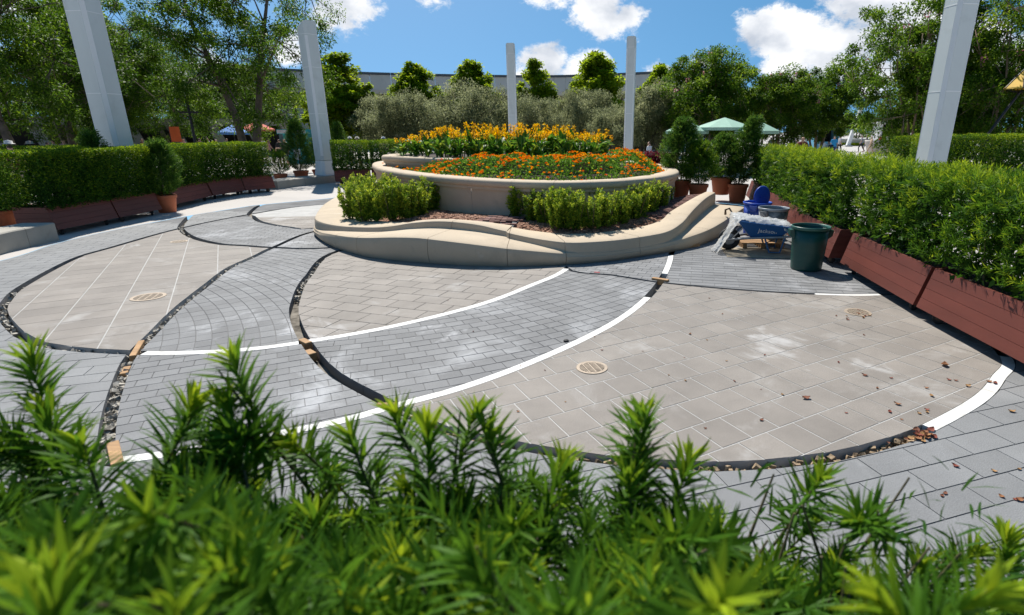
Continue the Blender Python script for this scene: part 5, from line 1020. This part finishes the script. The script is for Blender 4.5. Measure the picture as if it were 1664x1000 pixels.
def shell(outer, inner):
    n = len(outer); return outer + inner, [(i, (i + 1) % 4, 4 + (i + 1) % 4, 4 + i) for i in range(4)] + [(4, 5, 6, 7)]
bot = [(.34, -.19, .27), (.80, -.21, .25), (.80, .21, .25), (.34, .19, .27)]; top = [(.10, -.30, .56), (1.02, -.33, .47), (1.02, .33, .47), (.10, .30, .56)]
def tray(o_):
    v = [tuple(p) for p in top] + [tuple(p) for p in bot] + [(x * .97 + .018, y * .96, z) for x, y, z in top] + [(x * .97 + .015, y * .95, z + .012) for x, y, z in bot]
    f = [(i, 4 + i, 4 + (i + 1) % 4, (i + 1) % 4) for i in range(4)] + [(4, 7, 6, 5)] + [(8 + i, 8 + (i + 1) % 4, 12 + (i + 1) % 4, 12 + i) for i in range(4)] + [(12, 13, 14, 15)] + [(i, (i + 1) % 4, 8 + (i + 1) % 4, 8 + i) for i in range(4)]; return v, f
tr = link('tray', mesh('tray', *tray(0), M_tray), wb); bv = tr.modifiers.new('b', 'BEVEL'); bv.width = .03; bv.segments = 3; bv.limit_method = 'ANGLE'; bv.angle_limit = R(35)
MB().tube([(.10, -.30, .565), (1.02, -.33, .475), (1.02, .33, .475), (.10, .30, .565), (.10, -.30, .565)], .012, 8).build('rolled_rim', M_tray, wb)
for s in (-1, 1):
    MB().tube([(-.05, s * .10, .20), (.30, s * .21, .255), (.85, s * .27, .30), (1.42, s * .31, .37)], .021, 8).build('handle_bar', M_steel, wb)
    MB().tube([(1.28, s * .30, .352), (1.43, s * .312, .371)], .026, 8).build('grip', M_rubber, wb)
    MB().tube([(.58, s * .235, .28), (.68, s * .25, .02), (.86, s * .25, .02), (.92, s * .275, .30)], .016, 8).build('leg', M_bluest, wb)
    MB().tube([(.02, s * .105, .205), (.22, s * .17, .45)], .010, 6).build('brace', M_steel, wb)
MB().tube([(.70, -.25, .022), (.70, .25, .022)], .012, 6).build('cross_bar', M_bluest, wb); MB().tube([(.0, -.11, .20), (.0, .11, .20)], .012, 6).build('axle', M_steel, wb); MB().tube([(.60, -.23, .18), (.84, .25, .16)], .010, 6).build('cross_bar', M_bluest, wb)
fc = bpy.data.curves.new('lettering', 'FONT'); fc.body = 'Jackson'; fc.size = .105; fc.extrude = .002; fc.align_x = 'CENTER'; fc.align_y = 'CENTER'; fo = link('lettering_tmp', fc); bpy.context.view_layer.update(); lm = bpy.data.meshes.new_from_object(fo.evaluated_get(bpy.context.evaluated_depsgraph_get())); bpy.data.objects.remove(fo)
lm.materials.clear(); lm.materials.append(M_white); lt = link('lettering', lm, wb)
a0, a1, b1 = Vector(bot[0]), Vector(bot[1]), Vector(top[0]); side_n = (Vector(bot[1]) - Vector(bot[0])).cross(Vector(top[0]) - Vector(bot[0])).normalized()
if side_n.y > 0: side_n = -side_n
xd = Vector((1, -.02, -.06)).normalized(); yd = side_n.cross(xd).normalized(); yd = yd if yd.z > 0 else -yd; xd = yd.cross(side_n).normalized()
ctr = (Vector(bot[0]) * .25 + Vector(bot[1]) * .25 + Vector(top[0]) * .25 + Vector(top[1]) * .25) + side_n * .006 + Vector((.05, 0, .01)); lt.matrix_local = Matrix((( xd.x, yd.x, side_n.x, ctr.x), (xd.y, yd.y, side_n.y, ctr.y), (xd.z, yd.z, side_n.z, ctr.z), (0, 0, 0, 1)))
mk = MB().add([(0, -.035, 0), (.05, -.035, 0), (.075, .04, 0), (.02, .04, 0)], [(0, 1, 2, 3)]).add([(.03, -.01, .001), (.09, .01, .001), (.085, .025, .001), (.03, .006, .001)], [(0, 1, 2, 3)]).build('emblem', M_white, wb); c2 = ctr + xd * .25; mk.matrix_local = Matrix(((xd.x, yd.x, side_n.x, c2.x), (xd.y, yd.y, side_n.y, c2.y), (xd.z, yd.z, side_n.z, c2.z), (0, 0, 0, 1)))
# sheeting
pm = bpy.data.materials.new('clear_plastic_film'); pm.use_nodes = True; t_ = pm.node_tree; t_.nodes.clear(); No = t_.nodes.new
ou = No('ShaderNodeOutputMaterial'); tp = No('ShaderNodeBsdfTransparent'); pb = No('ShaderNodeBsdfPrincipled'); pb.inputs['Base Color'].default_value = (.9, .9, .88, 1); pb.inputs['Roughness'].default_value = .15; tl = No('ShaderNodeBsdfTranslucent'); tl.inputs[0].default_value = (.8, .79, .76, 1); m1 = No('ShaderNodeMixShader'); m1.inputs[0].default_value = .45; m2 = No('ShaderNodeMixShader')
ns_ = No('ShaderNodeTexNoise'); ns_.inputs['Scale'].default_value = 5; gm_ = No('ShaderNodeNewGeometry'); mr_ = No('ShaderNodeMapRange'); mr_.inputs[1].default_value = .3; mr_.inputs[2].default_value = .7; mr_.inputs[3].default_value = .22; mr_.inputs[4].default_value = .85
for a, b in ((gm_.outputs['Position'], ns_.inputs['Vector']), (ns_.outputs[0], mr_.inputs[0]), (mr_.outputs[0], m2.inputs[0]), (pb.outputs[0], m1.inputs[1]), (tl.outputs[0], m1.inputs[2]), (tp.outputs[0], m2.inputs[1]), (m1.outputs[0], m2.inputs[2]), (m2.outputs[0], ou.inputs[0])): t_.links.new(a, b)
def film(nu, nv, fn, label):
    v = [fn(i / (nu - 1), j / (nv - 1)) for i in range(nu) for j in range(nv)]; f = [(i * nv + j, i * nv + j + 1, (i + 1) * nv + j + 1, (i + 1) * nv + j) for i in range(nu - 1) for j in range(nv - 1)]
    o = link('plastic_sheet', mesh('plastic_sheet', v, f, pm, True)); o.location = wb.location; o.rotation_euler = wb.rotation_euler; so_ = o.modifiers.new('s', 'SOLIDIFY'); so_.thickness = .0015; tag(o, label, 'plastic sheet', 'clear plastic sheets on the wheelbarrow')
def crease(x, y, s=1.0): return s * (.030 * noise.noise(Vector((x * 7, y * 9, 1))) + .016 * (1 - abs(2 * noise.noise(Vector((x * 15, y * 13, 7))))) )
def f1(u, v):
    x = .02 + u * 1.06; y = -.27 + v * .66; z = .585 - .10 * u + .07 * math.sin(v * 3.1) * (1 - .6 * u) + crease(x, y, 1.3)
    if y > .31: z -= (y - .31) * 2.6
    if u > .93: z -= (u - .93) * 2.2
    return (x, y + .02 * noise.noise(Vector((x * 6, 3, 0))), z)
def f2(u, v):                                  # tail hanging over the front to the ground
    x = .12 - .40 * v ** .8 + .05 * math.sin(u * 9) * v + crease(u * 2, v, .8); y = -.44 + .70 * u * (1 - .25 * v) + .03 * math.sin(u * 22 + v * 3) * v; z = .60 * (1 - v) ** 1.15 + .012 + crease(u * 3, v * 2, .5) * (1 - v) + .04 * (1 - abs(2 * u - 1)) * (1 - v); return (x, y, max(z, .008))
def f3(u, v):                                  # flap over the rear corner
    x = .86 + .30 * u + crease(v, u, .6); y = -.40 + .35 * v * (1 - .3 * u) + .02 * math.sin(u * 14); z = .53 - .28 * (1 - v) ** 1.5 * (.3 + u * .7) - .05 * u + crease(u * 2, v, .9); return (x, y, z)
film(40, 28, f1, 'crumpled clear plastic sheet heaped over the wheelbarrow tray'); film(26, 30, f2, 'clear plastic tail hanging from the wheelbarrow front to the ground'); film(20, 18, f3, 'clear plastic flap over the wheelbarrow rear corner')
o = tag(MB().tube([(-.02, .05, .02), (-.04, .0, .10), (.01, -.05, .13), (.05, -.06, .07), (.04, -.05, .02)], [.02, .016, .016, .014, .02], 7).build('hose_hook', M_rust, None, True), 'bent brown hook sticking up beyond the wheelbarrow', 'hook'); hp_ = G(1182, 350, .37); o.location = (hp_[0], hp_[1], .355); o.scale = (1.3, 1.3, 1.3)
o = tag(MB().box((0, 0, 0), (1.25, .85, .012)).build('plywood_sheet', mat('sandy_plywood', (.30, .255, .19), .9, .25, 5, .3, 60)), 'sandy plywood sheet lying under the wheelbarrow', 'plywood'); o.location = (3.42, 9.72, .0065); o.rotation_euler = (0, 0, -.12)
pl = empty('timber_pallet', (3.62, 10.32, 0), -.05); tag(pl, 'orange timber pallet on the ground behind the wheelbarrow', 'pallet')
for k in range(4): MB().box((0, -.21 + k * .14, .105), (.80, .10, .02)).build('slat', M_wood, pl)
for k in range(3): MB().box((-.34 + .34 * k, 0, .0475), (.07, .52, .095)).build('bearer', M_wood, pl)

# ------------------------------------------------------------------ litter
LEAFM = [mat('dry_leaf_%d' % i, c, .8, .25, 20) for i, c in enumerate(((.26, .11, .045), (.17, .06, .03), (.36, .2, .08), (.20, .05, .03)))]
def litter_mesh(k):
    r_ = random.Random(k); v = []; f = []; L = .06; n = 5
    for j in range(n + 1):
        t = j / n; wj = .021 * math.sin(math.pi * min(1, t * .96 + .03)); z = .004 + .012 * (t - .5) ** 2 * 4 * r_.uniform(.6, 1.2)
        for s in (-1, 0, 1): v.append(((t - .5) * L, s * wj, z + (.008 * abs(s) * r_.uniform(.5, 1.2))))
    for j in range(n):
        for s in range(2): b = j * 3 + s; f.append((b, b + 3, b + 4, b + 1))
    return mesh('fallen_leaf', v, f, LEAFM[k % 4], True)
LIT = [litter_mesh(k) for k in range(8)]; seen_l = [((1535, 595), 1.5), ((1310, 648), 1.2)]; rl = random.Random(4)
for _ in range(16): seen_l.append(((rl.gauss(1490, 75), rl.gauss(655, 38)), rl.uniform(.45, .95)))
for _ in range(12): seen_l.append(((rl.uniform(1090, 1600), rl.uniform(500, 690)), rl.uniform(.4, .7)))
for _ in range(24): seen_l.append(((rl.gauss(1498, 9), rl.gauss(708, 5)), rl.uniform(.7, 1.2)))
for _ in range(9): seen_l.append(((rl.uniform(1530, 1660), rl.uniform(650, 820)), rl.uniform(.5, 1.0)))
for _ in range(12): seen_l.append(((rl.gauss(1390, 12), rl.gauss(513, 4)), rl.uniform(.5, .8)))
for _ in range(20): seen_l.append(((rl.uniform(640, 1300), rl.uniform(470, 700)), rl.uniform(.25, .5)))
for i, (px, s) in enumerate(seen_l):
    p = G(*px); o = link('fallen_leaf', LIT[i % 8]); o.location = (p[0], p[1], .001); o.rotation_euler = (rl.uniform(-.1, .1), rl.uniform(-.1, .1), rl.uniform(0, 6.28)); o.scale = (s,) * 3
    tag(o, 'dry brown leaf lying on the paving', 'leaf', 'fallen leaves on the paving')
p = G(920, 555); o = tag(MB().lathe([(.0001, .018), (.022, .018), (.028, .012), (.028, .001), (.0001, .001)], n=16).build('rubber_cap', M_rubber, None, True), 'small black cap lying beside the long white strip', 'cap'); o.location = (p[0], p[1], 0)
p = G(970, 443); o = tag(MB().box((0, 0, -.02), (.09, .03, .03)).build('red_wedge', mat('red_plastic', (.45, .03, .04), .5, .1, 5)), 'small red wedge in the trench near the bench wall', 'wedge'); o.location = (p[0], p[1], .01); o.rotation_euler = (0, 0, -.3)

# ------------------------------------------------------------------ the hedge right in front of the lens
def shoot_mesh(seed, L, nl, ytip):
    r_ = np.random.default_rng(seed); t = np.linspace(.02, 1, nl) ** .85; ang = np.arange(nl) * 2.4 + r_.normal(0, .3, nl); bx = r_.normal(0, .03); P = np.stack([bx * t ** 2, r_.normal(0, .02) * t ** 2, (t - 1) * L], 1)
    up = np.interp(t, [0, .7, 1], [.40, .80, 2.1]) + r_.normal(0, .15, nl); D = np.stack([np.cos(ang), np.sin(ang), up], 1)
    Ln = np.interp(t, [0, .6, .9, 1], [.056, .074, .062, .036]) * r_.uniform(.8, 1.2, nl); tone = .27 + .12 * t + ytip * np.clip((t - .72) / .28, 0, 1) + r_.normal(0, .07, nl)
    V, Q, T = strap_arrays(P, D, Ln, .0064, tone, .22, 4); fol = npmesh('shoot', V, Q, LM_pod, T)
    mb = MB(); mb.tube([(0, 0, -L * 2.6), (0, 0, -L), (bx * .25, 0, -L * .5), (bx, 0, -.003)], [.0035, .003, .0026, .0014], 6); return fol, mesh('stem', mb.v, mb.f, M_twig)
SHOOT = [shoot_mesh(200 + i, .15 + .02 * (i % 5), 100 + 8 * (i % 4), (.10, .42, .08, .55, .05, .30, .60, .06, .36)[i % 9]) for i in range(9)]
SHOOT_DONE = 1
fh = empty('foreground_hedge', (0, .7, 0)); tag(fh, 'feathery strap-leaved hedge right in front of the lens', 'hedge')
SIL = [(-300, 640), (-40, 640), (0, 650), (60, 690), (130, 735), (230, 740), (300, 650), (350, 605), (400, 650), (460, 735), (560, 715), (650, 690), (740, 690), (830, 735), (960, 705), (1040, 672), (1100, 750), (1200, 785), (1300, 800), (1380, 800), (1460, 880), (1560, 900), (1664, 880), (1900, 860)]
rf = random.Random(21); rows = []
for px, py, Y in ((350, 600, .86), (325, 650, .84), (375, 650, .85), (1038, 672, .88), (1000, 690, .84), (745, 668, .86), (700, 690, .8), (640, 672, .88), (560, 705, .84), (835, 715, .82), (25, 590, .95), (70, 660, .9), (1115, 745, .84), (1340, 775, .86), (1395, 800, .8), (1560, 880, .86), (1640, 870, .84), (480, 715, .86), (130, 720, .7), (1140, 860, .58), (1500, 905, .8), (905, 745, .8)): rows.append((px, py, Y, 1.0))
for px, py, Y in ((60, 960, .30), (170, 900, .33), (300, 985, .29), (20, 850, .36), (400, 950, .34), (250, 840, .38), (1180, 960, .33), (900, 980, .33), (1420, 970, .36), (1600, 950, .38)): rows.append((px, py, Y, .9))
while len(rows) < 295:
    px = rf.uniform(-250, 1850); Y = rf.uniform(.40, .92); s = np.interp(px, [a for a, _ in SIL], [b for _, b in SIL]); py = s + 22 + (.92 - Y) / .52 * rf.uniform(190, 330) + rf.uniform(0, 90)
    if py < 1180: rows.append((px, py, Y, rf.uniform(.75, 1.1)))
for i, (px, py, Y, s) in enumerate(rows):
    t = W(px, py, Y); k = rf.randrange(9) if i > 22 else (1, 3, 6, 8, 5)[i % 5]; fo_, st_ = SHOOT[k]; o = link('shoot', fo_, fh); o.location = (t[0], t[1] - .7, t[2]); o.scale = (s,) * 3; o.rotation_euler = (rf.gauss(0, .34), rf.gauss(0, .38), rf.uniform(0, 6.28)); e = link('stem', st_, o)
more = []                                          # smaller shoots that fill the hedge between the large ones
for i in range(340):
    px = rf.uniform(-250, 1900); Y = rf.uniform(.38, .92); s_ = np.interp(px, [a for a, _ in SIL], [b for _, b in SIL]); py = s_ + 48 + (.92 - Y) / .54 * rf.uniform(150, 330) + rf.uniform(0, 120); t = W(px, py, Y); nl = 34; r_ = RNG
    tt = np.linspace(.05, 1, nl); an = np.arange(nl) * 2.4 + rf.uniform(0, 6); ax = unit(np.array([[rf.gauss(0, .35), rf.gauss(0, .35), 1.0]]))[0]; sd_ = unit(np.cross(ax, [0.3, 1, 0])[None])[0]; s2 = np.cross(ax, sd_); Lh = rf.uniform(.06, .11)
    P_ = np.array([t[0], t[1] - .7, t[2]])[None] + ax[None] * ((tt - 1) * Lh)[:, None]; D_ = sd_[None] * np.cos(an)[:, None] + s2[None] * np.sin(an)[:, None] + ax[None] * np.interp(tt, [0, .7, 1], [.5, 1.0, 2.2])[:, None]
    more.append(strap_arrays(P_, D_, RNG.uniform(.04, .07, nl) * rf.uniform(.8, 1.15), .0056, rf.gauss(.28, .15) + (.3 * np.clip((tt - .7) / .3, 0, 1) if rf.random() < .3 else 0) + RNG.normal(0, .06, nl), .18, 3))
V, Q, T = join_arrays(more); tag(link('small_shoots', npmesh('small_shoots', V, Q, LM_pod, T), fh), kind='stuff')
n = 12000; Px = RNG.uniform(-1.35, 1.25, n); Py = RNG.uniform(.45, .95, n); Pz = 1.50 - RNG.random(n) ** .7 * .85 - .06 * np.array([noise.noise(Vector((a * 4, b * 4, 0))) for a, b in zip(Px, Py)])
kk = np.array([noise.noise(Vector((a * 3.2, b * 5, c * 3.2))) for a, b, c in zip(Px, Py, Pz)]) > -.06; P = np.stack([Px, Py - .7, Pz], 1)[kk]; n = len(P); V, Q, T = strap_arrays(P, unit(rdir(n) + np.array([0, 0, .5])), RNG.uniform(.04, .07, n), .0065, RNG.normal(.09, .11, n), .2, 2); tag(link('inner_leaves', npmesh('inner_leaves', V, Q, LM_pod, T), fh), kind='stuff')  # inner leaves toned darker, the hedge's inner shade put into their colour
mb = MB()
for i in range(90):
    x = rf.uniform(-1.3, 1.3); y = rf.uniform(-.22, .2); pts = [(x, y, .5)]
    for j in range(5): pts.append((pts[-1][0] + rf.gauss(0, .05), pts[-1][1] + rf.gauss(0, .03), pts[-1][2] + .19))
    mb.tube(pts, [.010, .009, .008, .006, .004, .002], 6)
mb.build('branches', M_twig, fh)
nb = 4
for i in range(nb): MB().box((-.05, .35 - .03, .135 + .115 * i + .056), (2.9, .028, .111)).build('board', M_redwood, fh); MB().box((-.05, -.35 + .03, .135 + .115 * i + .056), (2.9, .028, .111)).build('board', M_redwood, fh)
MB().box((-.05, 0, .5), (2.85, .58, .02)).build('soil', M_soil, fh)
for x in (-1.3, 1.2):
    for y in (-.2, .2): caster(fh, x, y, .135)
print('PAVED', PAVED, 'objects', len(bpy.data.objects), 'tris', sum(sum(len(p.vertices) - 2 for p in m.polygons) if len(m.polygons) < 20000 else 2 * len(m.polygons) for m in bpy.data.meshes))
